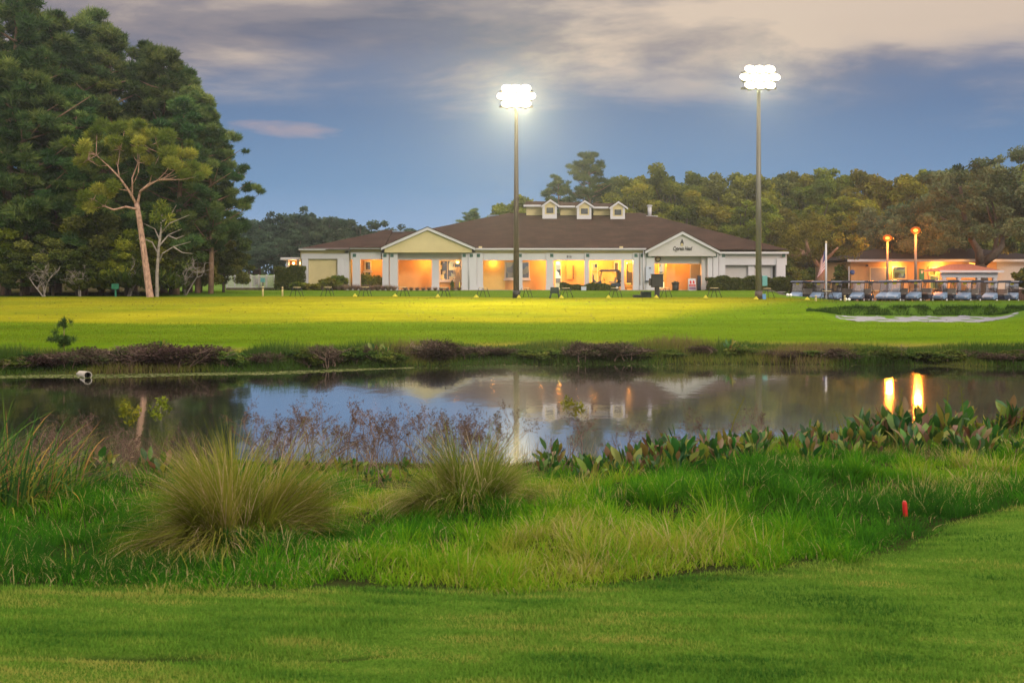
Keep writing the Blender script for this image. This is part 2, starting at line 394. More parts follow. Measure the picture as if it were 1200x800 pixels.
# water
mw, nt, out = mat_new('pond_water')
gl = nd(nt, 'ShaderNodeBsdfGlossy'); gl.inputs['Roughness'].default_value = .035; gl.inputs[0].default_value = (.97, .97, 1, 1)
df = nd(nt, 'ShaderNodeBsdfDiffuse'); df.inputs[0].default_value = (.012, .013, .008, 1)
fr = nd(nt, 'ShaderNodeFresnel'); fr.inputs['IOR'].default_value = 1.33
mxs = nd(nt, 'ShaderNodeMixShader')
bp = nd(nt, 'ShaderNodeBump'); bp.inputs['Strength'].default_value = .05; bp.inputs['Distance'].default_value = .05
nt.links.new(noise_fac(nt, 1.6, 3, stretch=(1, .55, 1)), bp.inputs['Height'])
nt.links.new(bp.outputs[0], gl.inputs['Normal']); pw_ = nd(nt, 'ShaderNodeMath', operation='POWER'); pw_.inputs[1].default_value = .2; nt.links.new(fr.outputs[0], pw_.inputs[0]); nt.links.new(pw_.outputs[0], mxs.inputs[0])
gl2 = nd(nt, 'ShaderNodeBsdfGlossy'); gl2.inputs['Roughness'].default_value = .085; gl2.inputs[0].default_value = (.97, .97, 1, 1); nt.links.new(bp.outputs[0], gl2.inputs['Normal'])
mg2 = nd(nt, 'ShaderNodeMixShader'); mg2.inputs[0].default_value = .5; nt.links.new(gl.outputs[0], mg2.inputs[1]); nt.links.new(gl2.outputs[0], mg2.inputs[2])
nt.links.new(df.outputs[0], mxs.inputs[1]); nt.links.new(mg2.outputs[0], mxs.inputs[2]); nt.links.new(mxs.outputs[0], out.inputs[0])
wm = MB(); wm.add([(-425, 9, 0), (425, 9, 0), (425, 42, 0), (-425, 42, 0)], [(0, 1, 2, 3)])
tag(wm.build('pond_water', mw), kind='structure')

# bunker sand: a sheet just above the bed of the hollow
sx = np.arange(15, 27.5, .12); sy = np.arange(45.0, 51.2, .12)
ax, ay = np.meshgrid(sx, sy); apx = px_of(ax, ay)
az = gz(ax, ay) + .012 + .02*np.sin(ax*3+ay)*np.sin(ay*4)
edge = 49.75 + .2*np.sin(ax*1.9)*np.sin(ax*.7+1) + .2*np.abs(np.sin(ax*3.7)) - .25
lo = 45.7 + .25*np.sin(ax*.9) + 3.2*sstep(1100, 1200, apx)**1.5 + 3.0*(1-sstep(968, 1030, apx))
keep = (ay > lo) & (ay < edge) & (apx > 978) & (apx < 1196)
idx = np.arange(ax.size).reshape(ax.shape)
ok = keep[:-1, :-1] & keep[1:, :-1] & keep[:-1, 1:] & keep[1:, 1:]
Qs = np.stack([idx[:-1, :-1][ok], idx[:-1, 1:][ok], idx[1:, 1:][ok], idx[1:, :-1][ok]], 1)
M['sand'] = paint('bunker_sand', (.14, .15, .185), .95, .22, 2.5, bump=.6)
tag(obj('bunker_sand', np_mesh('bunker_sand', np.stack([ax.ravel(), ay.ravel(), az.ravel()], 1), [Qs], M['sand'], smooth=True)), kind='structure')
# cart lot paving
lx = np.linspace(22, 75, 60); ly = np.linspace(79.5, 116, 40)
ax, ay = np.meshgrid(lx, ly); az = gz(ax, ay)+.03
idx = np.arange(ax.size).reshape(ax.shape)
Ql = np.stack([idx[:-1, :-1].ravel(), idx[:-1, 1:].ravel(), idx[1:, 1:].ravel(), idx[1:, :-1].ravel()], 1)
tag(obj('cart_lot', np_mesh('cart_lot', np.stack([ax.ravel(), ay.ravel(), az.ravel()], 1), [Ql], M['asphalt'], smooth=True)), kind='structure')

# ------------------------------------------------------------------ vegetation tools
def unit(a): return a / np.maximum(np.linalg.norm(a, axis=-1, keepdims=True), 1e-9)
def leaf_cloud(rng, cen, rad, n, size, aspect=.5, mode='broad', outward=.5, clump_var=.6):
    """n leaf faces (diamonds) per clump; returns verts, quads, tint"""
    cen = np.asarray(cen, float); K = len(cen)
    rad = np.asarray(rad, float)
    if rad.ndim == 1: rad = np.repeat(rad[:, None], 3, 1)
    w = np.prod(rad, 1)**(2/3.); cnt = np.maximum(4, (n*K*w/w.sum()).astype(int))
    ci = np.repeat(np.arange(K), cnt); N = len(ci)
    dirs = unit(rng.normal(size=(N, 3))); r = rng.rand(N)**outward
    off = dirs*r[:, None]*rad[ci]; pos = cen[ci]+off
    if mode == 'pine':
        u = unit(dirs + np.array([0, 0, .35]) + .45*rng.normal(size=(N, 3)))
    else:
        u = unit(rng.normal(size=(N, 3)) + .4*dirs - np.array([0, 0, .25]))
    nrm = unit(rng.normal(size=(N, 3)) + .6*dirs + np.array([0, 0, .5]))
    wv = unit(np.cross(u, nrm))
    s = size*(.6+.8*rng.rand(N))
    a = u*s[:, None]; bb = wv*(s*aspect)[:, None]
    Vv = np.stack([pos-a, pos+bb-.15*a, pos+a, pos-bb-.15*a], 1).reshape(-1, 3)
    Qq = np.arange(N*4).reshape(-1, 4)
    ct = rng.rand(K)
    tint = np.clip(clump_var*ct[ci] + (1-clump_var)*rng.rand(N), 0, 1)
    return Vv, Qq, np.repeat(tint, 4)
def merge(parts):
    Vs, Qs, Ts, b = [], [], [], 0
    for v, q, t in parts:
        Vs.append(v); Qs.append(q+b); Ts.append(t); b += len(v)
    return np.concatenate(Vs), np.concatenate(Qs), np.concatenate(Ts)

def broad_tree(seed, H, W, base=.18, nclump=70, nleaf=140, size=.22, squash=1.0, lean=0):
    """local origin at the trunk foot; returns (trunk MB, crown arrays)"""
    rng = rs(seed); tr = MB()
    top = Vector((lean, 0, H*.8))
    tr.tube([(0, 0, -.3), (lean*.2, 0, H*.25), (lean*.5+.2*rng.randn(), .2*rng.randn(), H*.5), top], [H*.022, H*.017, H*.012, H*.004], 7)
    cen, rad = [], []
    cz = H*(base+(1-base)*.5); hz_ = H*(1-base)*.5
    lob = [(rng.uniform(-.45, .45)*W, rng.uniform(-.45, .45)*W, rng.uniform(-.5, .55)*hz_, rng.uniform(.42, .68)) for _ in range(7)]
    lob.append((0, 0, hz_*.25, .62)); lob.append((0, 0, -.2*hz_, .75))
    for k in range(nclump):
        l = lob[k % len(lob)]
        dv = unit(rng.normal(size=3)); rr = rng.uniform(.55, 1.0)
        p = np.array([l[0]+dv[0]*W*l[3]*rr*.75, l[1]+dv[1]*W*l[3]*rr*.75, cz+l[2]*.6+dv[2]*hz_*l[3]*rr])
        cen.append(p); q = rng.uniform(.10, .2)*W*1.15; rad.append((q*1.15, q*1.15, q*.8*squash))
        if k % 4 == 0:
            t0 = min(.75, max(.15, (p[2]/H)*.6)); s0 = Vector((lean*t0, 0, H*t0))
            mid = s0.lerp(Vector(p), .55) + Vector((0, 0, -.03*H))
            tr.tube([s0, mid, Vector(p)], [H*.008, H*.005, H*.002], 5)
    return tr, leaf_cloud(rng, cen, rad, nleaf, size, .55, 'broad', .45)
def pine_tree(seed, H, W, base=.35, nlimb=34, nleaf=300, size=.32, droop=0.0):
    rng = rs(seed); tr = MB()
    bend = rng.uniform(-.03, .03)*H
    ax = lambda t: Vector((bend*t*t+.012*H*math.sin(3*t+seed), .01*H*math.sin(4*t+seed*2), H*t))
    tr.tube([ax(0)-Vector((0, 0, .4))]+[ax(t) for t in (.15, .35, .6, .8, .97)], [H*.017, H*.015, H*.013, H*.009, H*.005, H*.002], 8)
    cen, rad = [], []
    for k in range(nlimb):
        t = base + (1-base)*(k+rng.rand())/nlimb
        f = (t-base)/(1-base)
        L = W*(.62+.5*math.sin(math.pi*min(1, f*1.02+.12)))*(1-.62*f**2.2)*rng.uniform(.6, 1.1)
        a = k*2.4+rng.uniform(-.5, .5)
        up = rng.uniform(-.05, .35)*(1-droop) + .25*f - droop*.3
        d = Vector((math.cos(a), math.sin(a), up))
        s0 = ax(t); e = s0+d*L + Vector((0, 0, .12*L))
        m = s0+d*L*.5
        tr.tube([s0, m, e], [H*.0045, H*.003, H*.0012], 5)
        nb = 3+int(3*rng.rand())
        for j in range(nb):
            q = .45+.6*j/max(1, nb-1)
            c = s0.lerp(e, min(q, 1.02)) + Vector(rng.normal(size=3))*L*.13
            r = W*rng.uniform(.10, .175)*(1-.3*f)
            cen.append((c.x, c.y, c.z+r*.2)); rad.append((r*1.2, r*1.2, r*.62))
    cen.append(tuple(ax(1.0))); rad.append((W*.16, W*.16, W*.16))
    return tr, leaf_cloud(rng, cen, rad, nleaf, size, .115, 'pine', .5)
def make_tree(name, gen, barkm, leafm, label, cat='tree', group=None):
    tr, (v, q, t) = gen
    root = empty(name); tag(root, label, cat, group)
    tr.build('trunk', barkm, root); obj('crown', np_mesh('crown', v, [q], leafm, tint=t), root)
    return root
class Kind:
    """first use takes the built tree itself, later uses take copies"""
    def __init__(s, root, H): s.root = root; s.H = H; s.used = False
    def put(s, loc, H, rz, label, group, sx=1.0):
        o = s.root if not s.used else copy_tree(s.root)
        s.used = True
        k = H/s.H; o.location = loc; o.scale = (k*sx, k*sx, k); o.rotation_euler = (0, 0, rz)
        tag(o, label, None, group); return o

def twig_shrub(seed, H, spread, stems=1, depth=4, r0=.006, up=.8, seeds=True, kink=.25, ratio=.72, nchild=3):
    rng = rs(seed); mb = MB(); tips = []
    def grow(p, d, L, r, lev):
        pts = [p]; q = p; dd = d.copy()
        for i in range(3):
            dd = (dd + Vector(rng.normal(size=3))*kink*.5).normalized(); q = q+dd*L/3; pts.append(q)
        mb.tube(pts, [r, r*.85, r*.7, r*.55], 4 if lev < 2 else 3, cap=False)
        if lev >= depth: tips.append(q); return
        for k in range(nchild):
            t = rng.uniform(.35, 1.0) if k else 1.0
            base_ = pts[0].lerp(pts[-1], t) if t < 1 else q
            nd_ = (dd*up + Vector((rng.normal()*spread, rng.normal()*spread, rng.uniform(0, .45)))).normalized()
            grow(base_, nd_, L*ratio*rng.uniform(.6, 1.0), r*.6, lev+1)
    for s_ in range(stems):
        d0 = Vector((rng.normal()*.15*spread*2, rng.normal()*.15*spread*2, 1)).normalized()
        grow(Vector((rng.normal()*.03*stems, rng.normal()*.03*stems, -.05)), d0, H*.42, r0, 0)
    return mb, tips

def blades(rng, base_, h, w, az, lean, droop, seg=2):
    """tapered grass blades; lean = tilt at the root, droop = extra tilt at the tip"""
    N = len(base_); lev = []
    u = np.stack([np.cos(az), np.sin(az), np.zeros(N)], 1)
    side = np.stack([-np.sin(az), np.cos(az), np.zeros(N)], 1)
    tw = rng.uniform(-.9, .9, N)[:, None]; side = unit(side+tw*u)
    p = base_.copy(); ang = lean.copy()
    for s in range(seg+1):
        lev.append(p.copy())
        st = h/seg
        p = p + u*(np.sin(ang)*st)[:, None] + np.array([0, 0, 1.0])*(np.cos(ang)*st)[:, None]
        ang = ang + droop/seg
    Vv = []; k = 0
    for s in range(seg):
        ww = w*(1-.75*(s/seg)**1.5)*.5
        Vv += [lev[s]-side*ww[:, None], lev[s]+side*ww[:, None]]
    Vv.append(lev[seg]); per = 2*seg+1
    Vv = np.stack(Vv, 1).reshape(-1, 3)
    b0 = np.arange(N)*per
    quads = [np.stack([b0+2*s, b0+2*s+1, b0+2*s+3, b0+2*s+2], 1) for s in range(seg-1)]
    tris = np.stack([b0+2*seg-2, b0+2*seg-1, b0+2*seg], 1)
    return Vv, quads, tris, per
def blade_mesh(name, rng, base_, h, w, az, lean, droop, tint, mat, seg=2):
    v, q, t, per = blades(rng, base_, h, w, az, lean, droop, seg)
    return np_mesh(name, v, ([np.concatenate(q)] if q else [])+[t], mat, tint=np.repeat(tint, per))
def snoise(x, y, seed, f):
    """cheap smooth 2-D noise in 0..1"""
    rng = rs(seed); a = np.zeros_like(x, float)
    for k in range(7):
        th = rng.uniform(0, 2*math.pi); ff = f*rng.uniform(.5, 2.2); ph = rng.uniform(0, 6.28)
        a += np.sin((x*math.cos(th)+y*math.sin(th))*ff+ph)
    return np.clip(.5 + a/7*.95, 0, 1)

# ------------------------------------------------------------------ near rough (stuff)
rng = rs(5)
def rough_samples(N, dmin_off=0.0):
    ppx = rng.uniform(-130, 1330, N); e = rough_edge(ppx)+dmin_off; s = near_shore(ppx)+.1
    d = e*(s/e)**rng.rand(N)
    return ppx, d
N1 = 150000
ppx, d = rough_samples(N1); x = XX(ppx, d)
# tussocks
T = 1500
tpx, td = rough_samples(T); tx = XX(tpx, td); tsz = rng.uniform(.05, .17, T); th = rng.uniform(.12, .36, T)*rng.uniform(.7, 1.1, T); ttint = rng.rand(T)
per = 85; ti = np.repeat(np.arange(T), per)
bx_ = tx[ti]+rng.normal(size=T*per)*tsz[ti]*.6; by_ = td[ti]+rng.normal(size=T*per)*tsz[ti]*.6
X_ = np.concatenate([x, bx_]); Y_ = np.concatenate([d, by_])
PX_ = px_of(X_, Y_); ok = (Y_ > rough_edge(PX_)-.16+.42*snoise(X_, Y_*.5, 3, 6)+.18*rng.rand(len(X_))) & (Y_ < near_shore(PX_)+.25)
h = np.concatenate([.05+.15*snoise(x, d, 11, 2.2)*rng.uniform(.5, 1.2, N1), th[ti]*rng.uniform(.5, 1.15, T*per)])
big = np.interp(PX_, [0, 300, 600, 800, 1000, 1100, 1250], [1.0, .85, .95, 1.25, 1.3, 1.15, 1.3])
h = h*.78*big*(1-.45*sstep(11, 15, Y_))
h = h*(1-.6*np.exp(-(((PX_-1061)/24)**2))*(Y_ < 7.35))
edge_d = Y_-rough_edge(PX_); h = h*(.55+.45*sstep(0, .7, edge_d))
az = np.concatenate([rng.uniform(0, 6.28, N1), np.arctan2(by_-td[ti], bx_-tx[ti])+rng.normal(size=T*per)*.5])
lean = np.abs(rng.normal(size=len(h)))*.42+.08; droop = rng.uniform(.3, 1.9, len(h))
tt = -.04+.74*snoise(X_, Y_, 21, 1.3) + .22*(rng.rand(len(h))-.5)
tt[N1:] += .42*(ttint[ti]-.5)
tan = np.where(PX_ > 950, 1.15, .65)*sstep(.48, .70, snoise(X_, Y_, 33, 1.6))*np.interp(PX_, [0, 350, 420, 520, 900, 980, 1150, 1250], [.15, .3, .6, .25, .2, .8, 1.0, .9])*np.where(PX_ > 900, sstep(8.0, 9.5, Y_), 1)
tt = np.where(rng.rand(len(h)) < tan*.5, .8+.2*rng.rand(len(h)), tt)
tt = np.where(rng.rand(len(h)) < .035, .85+.15*rng.rand(len(h)), tt)
tt = np.where((Y_ > 14) & (PX_ > 820) & (PX_ < 1030), .5+.12*rng.rand(len(h)), tt)
bs = np.stack([X_, Y_, gz(X_, Y_)-.01], 1)[ok]
me = blade_mesh('rough_grass', rng, bs, h[ok], (.0035+.0035*rng.rand(len(h)))[ok]*np.interp(Y_[ok], [5, 16], [.9, 1.9]), az[ok], lean[ok], droop[ok], np.clip(tt, 0, 1)[ok], M['rough'], 3)
tag(obj('rough_grass', me), 'long uncut green and straw-coloured grass covering the near pond bank', 'grass', kind='stuff')
# short turf near the camera
N2 = 170000
ppx = rng.uniform(-150, 1400, N2); d = 3.3*(rough_edge(ppx)*1.03/3.3)**rng.rand(N2); x = XX(ppx, d)
hh = rng.uniform(.012, .032, N2)*(.6+.8*snoise(x, d, 8, 5)); tt = np.clip(-.25+.75*snoise(x*.7, d*3.2, 9, 3)+.55*snoise(x*1.5, d*7, 10, 4)+.3*rng.rand(N2)-.1+.28*(1-sstep(4.0, 4.7, d))*snoise(x, d*2, 15, 2), 0, 1)
ok = ~((np.abs(d-4.36-.03*np.sin(x*2)-.02*x) < (.012+.028*snoise(x, x*0, 14, 3))) & (ppx < 430))
x, d, hh, tt = x[ok], d[ok], hh[ok], tt[ok]; N2 = len(x)
me = blade_mesh('mown_turf', rng, np.stack([x, d, gz(x, d)-.003], 1), hh, np.full(N2, .0045), rng.uniform(0, 6.28, N2), rng.uniform(.1, .8, N2), rng.uniform(0, .8, N2), tt, M['turf'], 2)
tag(obj('mown_turf', me), 'short mown turf grass in front of the long grass', 'grass', kind='stuff')

# ------------------------------------------------------------------ bunch grasses (two big, one small)
def bunch(seed, L, n, spread, wide=.006, tan=.3, rb=.16):
    rng = rs(seed); K = 34
    ka = rng.uniform(0, 6.28, K); kr = rb*np.sqrt(rng.rand(K)); kx, ky = kr*np.cos(ka), kr*np.sin(ka)
    kh = rng.uniform(.45, 1.18, K)*(1-.2*kr/rb); kl = .04+.75*(kr/rb)**1.3*rng.uniform(.45, 1.15, K)*spread; kt = rng.rand(K)
    ki_ = rng.randint(0, K, n)
    base_ = np.stack([kx[ki_]+rng.normal(size=n)*.018, ky[ki_]+rng.normal(size=n)*.018, np.full(n, -.02)], 1)
    az = ka[ki_]+rng.normal(size=n)*(.25+.6*(1-kr[ki_]/rb))
    lean = np.abs(kl[ki_]+rng.normal(size=n)*.13)
    droop = (.25+.95*lean+rng.uniform(0, .9, n))*rng.uniform(.6, 1.3, n)
    h = L*kh[ki_]*rng.uniform(.45, 1.08, n)
    low = rng.rand(n) < .20
    lean = np.where(low, rng.uniform(.8, 1.35, n), lean); droop = np.where(low, rng.uniform(.3, 1.1, n), droop); h = np.where(low, h*.7, h)
    t = np.clip(.05+.40*kt[ki_]+.32*rng.rand(n), 0, .74)
    t = np.where(rng.rand(n) < np.where(low, .75, tan*.45), rng.uniform(.74, 1, n), t)
    return rng, base_, h, wide*rng.uniform(.55, 1.1, n), az, lean, droop, t
def put_bunch(px, py_d, L, n, spread, seed, label, **kw):
    r_, *a = bunch(seed, L, n, spread, **kw)
    me = blade_mesh('bunch_grass', r_, *a, M['bunch'], 6)
    o = obj('grass_clump', me, loc=G(px, py_d)); tag(o, label, 'grass clump', 'bunch grasses on the near bank', 'thing'); return o
put_bunch(280, 6.7, .98, 8500, 1.55, 41, 'largest olive and straw bunch grass, fanning wide at front left of the pond', rb=.38)
put_bunch(548, 8.2, .82, 6800, 1.75, 42, 'smaller second bunch grass with drooping straw blades, near the centre of the bank', rb=.40, tan=.5)
# reeds at the left edge
def strap_clump(seed, L, n, rb, wide, spread, droopk, tlo, thi, zlo=0.0):
    rng = rs(seed); a = rng.uniform(0, 6.28, n); rr = rb*np.sqrt(rng.rand(n))
    base_ = np.stack([rr*np.cos(a), rr*np.sin(a), np.full(n, -.03)], 1); az = a+rng.normal(size=n)*.7
    lean = np.abs(rng.normal(size=n))*spread; droop = rng.uniform(.2, 1.3, n)*droopk
    return blade_mesh('leaves', rng, base_, L*rng.uniform(.5, 1.1, n), wide*rng.uniform(.6, 1.2, n), az, lean, droop, rng.uniform(tlo, thi, n), M['reed'], 6)
for k, (px_, d_, L, n, sd, lb) in enumerate([
        (8, 8.6, 1.05, 260, 51, 'blue-green reed clump with long arching straps at the left edge of the photo'),
        (62, 9.2, .80, 200, 52, 'lower dark reed clump arching toward the largest bunch grass'),
        (-55, 8.2, 1.15, 240, 53, 'outermost reed clump, partly cut by the left edge')]):
    o = obj('reed_clump', strap_clump(sd, L, n, .34, .016, .55, 1.35, 0, 1.0), loc=G(px_, d_)); tag(o, lb, 'reeds', 'reed clumps at the left of the near bank')

# ------------------------------------------------------------------ dry weeds by the water
weedp = []
for k in range(5):
    mb, tips = twig_shrub(60+k, 1.0, .46, 1, 5, .0085, .9, kink=.35, ratio=.72)
    root = empty('dry_weed'); tag(root, 'x', 'weed')
    mb.build('stems', M['twig'], root)
    r_ = rs(70+k); tp = np.array([tuple(t) for t in tips])
    v, q, t = leaf_cloud(r_, tp, np.full(len(tp), .012), 5, .0055, .6)
    obj('leaves', np_mesh('leaves', v, [q], M['weed'], tint=t), root)  # seed heads at the twig tips, drawn as tiny leaf faces
    weedp.append(Kind(root, max(t_.z for t_ in tips)))
weeds = [(62, 482, 11.0), (82, 478, 12.2), (106, 488, 11.8), (128, 500, 12.5), (322, 480, 12.6), (353, 466, 13.0), (384, 466, 13.2), (418, 474, 12.8), (436, 470, 13.4), (456, 466, 13.0), (474, 470, 13.3),
         (505, 486, 13.0), (534, 478, 13.2), (573, 484, 13.4), (657, 466, 13.2), (682, 476, 13.0), (780, 498, 13.8), (808, 470, 13.8), (832, 484, 14.0), (872, 470, 14.2), (890, 476, 14.2), (1092, 470, 15.5), (345, 490, 12.2), (398, 488, 12.4), (490, 488, 12.6), (552, 496, 12.7)]
r_w = rs(61)
weeds += [(r_w.uniform(300, 590), r_w.uniform(462, 505), r_w.uniform(11.6, 13.6)) for k in range(34)]
weeds += [(r_w.uniform(20, 210), r_w.uniform(485, 530), r_w.uniform(9.2, 12.4)) for k in range(26)]
weeds += [(r_w.uniform(640, 900), r_w.uniform(480, 515), r_w.uniform(13, 14.2)) for k in range(9)]
weeds.sort()
for i, (px_, pt, d_) in enumerate(weeds):
    g = G(px_, d_); H = ZZ(pt, d_)-g.z
    weedp[i % 5].put(g, H, i*2.1, '%s thin dry reddish weed from the left along the near waterline' % nth(i+1), 'dry weeds along the near waterline', sx=.9)
# two weeds that still carry yellow-green leaf tufts, and one in the middle
for i, (px_, pt, d_, lb) in enumerate([(150, 470, 12.0, 'weed with a round yellow-green leaf tuft, left of the pine trunk reflection'), (189, 462, 12.2, 'weed with a taller yellow-green leaf tuft, right of the pine trunk reflection'), (672, 462, 13.2, 'weed with a yellow-green leafy tip right of the dark pole reflection')]):
    g = G(px_, d_); H = ZZ(pt, d_)-g.z
    mb, tips = twig_shrub(90+i, H*.8, .2, 1, 2, .008, 1.1, kink=.25, nchild=2)
    root = empty('leafy_weed', g); tag(root, lb, 'weed', 'leafy weeds at the near waterline'); mb.build('stem', M['twig'], root)
    r_ = rs(95+i); c = np.array([[0, 0, H*.93], [.06, 0, H*.86], [-.07, .02, H*.84], [.02, -.05, H*.78]])+r_.normal(size=(4, 3))*.03
    v, q, t = leaf_cloud(r_, c, np.full(4, .085), 45, .028, .4)
    obj('leaves', np_mesh('leaves', v, [q], M['leaf_bright'], tint=t), root)

rng = rs(101); n = 5200
ppx = np.concatenate([rng.uniform(-40, 250, 2600), rng.uniform(300, 640, 1500), rng.uniform(640, 1200, 1100)]); d = near_shore(ppx)-np.abs(rng.normal(size=n))*np.where(ppx < 260, 2.2, .9)-.2; x = XX(ppx, d)
me = blade_mesh('dead_stems', rng, np.stack([x, d, gz(x, d)-.02], 1), rng.uniform(.15, .60, n), rng.uniform(.004, .008, n), rng.uniform(0, 6.28, n), np.abs(rng.normal(size=n))*.6, rng.uniform(0, 1.2, n), rng.rand(n), foliage('dead_stem', [(0, (.05, .035, .025)), (.6, (.14, .10, .07)), (1, (.30, .24, .15))], .2, 0, gloss=0), 4)
tag(obj('dead_stems', me), 'tangle of brown dead stems along the near waterline', 'dead stems', kind='stuff')

# ------------------------------------------------------------------ broad-leaved water plants
def lily(seed, H, n, wide=.06, dark=0.0, flower=False):
    rng = rs(seed); Vs, Qs, Ts, b = [], [], [], 0
    for k in range(n):
        a = rng.uniform(0, 6.28); ln = abs(rng.normal())*.28+.02; hh = H*rng.uniform(.55, 1.0)
        u = np.array([math.cos(a), math.sin(a), 0]); L = hh*rng.uniform(.30, .52); w = wide*rng.uniform(.7, 1.2)*(H/.5)
        p0 = np.array([rng.normal()*.03, rng.normal()*.03, -.03]); bend = rng.choice([rng.uniform(.1, .7), rng.uniform(.9, 2.2)], p=[.72, .28])
        stem = [p0+u*math.sin(ln)*s*(hh-L)+np.array([0, 0, math.cos(ln)*s*(hh-L)]) for s in (0, 1)]
        sd = np.array([-u[1], u[0], 0]); tw = rng.uniform(-1, 1); sd = sd*math.cos(tw)+u*math.sin(tw)
        pts = [(stem[0], .006), (stem[1], .007)]
        q = stem[1]; an = ln
        for wv in (.75, 1.0, .72, .04):
            q = q+(u*math.sin(an)+np.array([0, 0, math.cos(an)]))*L/4; an += bend/4; pts.append((q, w*wv*.5))
        v = []
        for c, ww in pts: v += [c-sd*ww, c+np.array([0, 0, -ww*.25])*0, c+sd*ww]
        v = np.array(v); m = len(pts)
        fold = np.cross(sd, np.array([0, 0, 1.0])); v[1::3] += fold*(.25*np.array([ww for _, ww in pts]))[:, None]
        qs = []
        for s in range(m-1):
            i0 = 3*s; qs += [(i0, i0+1, i0+4, i0+3), (i0+1, i0+2, i0+5, i0+4)]
        Vs.append(v); Qs.append(np.array(qs)+b); b += len(v)
        t = rng.uniform(0, .72) if rng.rand() > .22+dark else rng.uniform(.72, 1.0)
        Ts.append(np.full(len(v), t))
    return np.concatenate(Vs), np.concatenate(Qs), np.concatenate(Ts)
lilyp = []
for k in range(6):
    v, q, t = lily(110+k, 1.0, 9+k % 3*3, .085, .18 if k % 2 else 0)
    o = obj('water_plant', np_mesh('water_plant', v, [q], M['lily'], tint=t, smooth=True)); tag(o, 'x', 'water plant'); lilyp.append(Kind(o, 1.0))
rl = rs(7); spots = []
for k in range(76): spots.append((rl.uniform(632, 905), rl.uniform(10.7, 13.6), rl.uniform(.22, .58)))
for k in range(62): spots.append((rl.uniform(915, 1205), rl.uniform(11.2, 14.8), rl.uniform(.2, .56)))
for k in range(20): spots.append((rl.uniform(1000, 1198), rl.uniform(12.8, 14.8), rl.uniform(.58, .86)))
for k in range(14): spots.append((rl.uniform(320, 480), rl.uniform(11.0, 12.6), rl.uniform(.25, .36)))
for k in range(12): spots.append((rl.uniform(105, 200), rl.uniform(9.6, 11.6), rl.uniform(.28, .46)))
spots.sort()
for i, (px_, d_, H) in enumerate(spots):
    lilyp[(i*5+i//7) % 6].put(G(px_, d_), H, i*1.7, '%s broad-leaved water plant from the left along the near waterline' % nth(i+1), 'broad-leaved plants along the near waterline')
for i, (px_, d_, pt, ln, lb) in enumerate([(1052, 14.0, 452, .06, 'pale green flower stalk left of the orange lamp reflection'), (1108, 14.2, 448, .05, 'tall flower stalk just right of the orange lamp reflection'), (1130, 14.0, 450, -.05, 'flower stalk with white tip among broad leaves'), (1168, 13.8, 474, .12, 'leaning thin flower stalk near the right edge'), (1194, 13.6, 478, .08, 'outermost flower stalk at the right edge'),
                                         (990, 13.6, 482, -.2, 'short bent flower stalk left of the broad leaves'), (850, 12.6, 462, .28, 'long pale stalk leaning right over the water'), (1000, 13.4, 496, -.3, 'lowest flower stalk, nearly lying over the water')]):
    g = G(px_, d_); H = ZZ(pt, d_)-g.z; mb = MB()
    pts = [g+Vector((ln*H*t*t, 0, H*t-.03)) for t in (0, .35, .7, 1)]
    mb.tube(pts, [.009, .008, .006, .003], 5)
    r_ = rs(130+i)
    for k in range(9):
        t = .6+.4*k/9; p = g+Vector((ln*H*t*t, 0, H*t)); s = 1 if k % 2 else -1
        mb.tube([p, p+Vector((s*.03, .01, .02))], [.003, .002], 4); mb.ball(p+Vector((s*.032, .01, .022)), .008, 6, 4)
    o = mb.build('flower_stalk', M['leaf_bright'], origin=g); tag(o, lb, 'flower stalk', 'flower stalks on the near bank')
    a = o.data.attributes.new('tint', 'FLOAT', 'POINT'); a.data.foreach_set('value', np.full(len(o.data.vertices), .55, np.float32))
g = G(760, 12.0); mb = MB(); mb.tube([g, g+Vector((0, 0, .42))], .005, 5)
o = mb.build('seed_spike', M['twig'], origin=g); tag(o, 'single dark red-brown seed spike standing above the broad-leaved plants', 'seed spike')
mb = MB(); mb.tube([(0, 0, .38), (0, 0, .41), (0, 0, .47), (0, 0, .53), (0, 0, .55)], [.004, .02, .026, .016, .002], 8); mb.build('seed_head', M['bark_dark'], o)

# red hazard stake
g = G(1061, 7.25); SH = ZZ(586.5, 7.25)-g.z; st = empty('red_stake', g); st.rotation_euler = (0, R(-4), 0)
tag(st, 'short red hazard stake leaning in the long grass', 'stake')
mb = MB(); mb.tube([(0, 0, -.15), (0, 0, SH-.02), (0, 0, SH-.008)], [.017, .017, .014], 12); mb.build('post', M['red'], st)
mb = MB(); mb.tube([(0, 0, SH-.0075), (0, 0, SH)], [.0135, .010], 12); mb.build('cap', paint('pale_red_cap', (.40, .05, .04), .6, .1, 9), st)

# ------------------------------------------------------------------ far bank
rng = rs(17)
N3 = 52000
ppx = rng.uniform(-150, 1350, N3); s_ = rng.rand(N3); d = far_shore(ppx)-.15+3.3*s_**.85; x = XX(ppx, d)
mass = snoise(ppx*.02, d*.6, 77, 1.6)
h = (.10+.66*mass*rng.uniform(.4, 1.2, N3))*(.45+.55*np.sin(np.pi*np.clip(s_, .12, .92)))
tt = np.clip(.1+.75*snoise(ppx*.013, d*.4, 78, 2.0)+.3*(rng.rand(N3)-.5), 0, 1)
me = blade_mesh('bank_grass', rng, np.stack([x, d, gz(x, d)-.02], 1), h, rng.uniform(.012, .028, N3), rng.uniform(0, 6.28, N3), rng.uniform(.05, .6, N3), rng.uniform(.1, .9, N3), tt, M['bankgrass'], 2)
tag(obj('bank_grass', me), 'mixed green and brown grass fringing the far waterline', 'grass', kind='stuff')
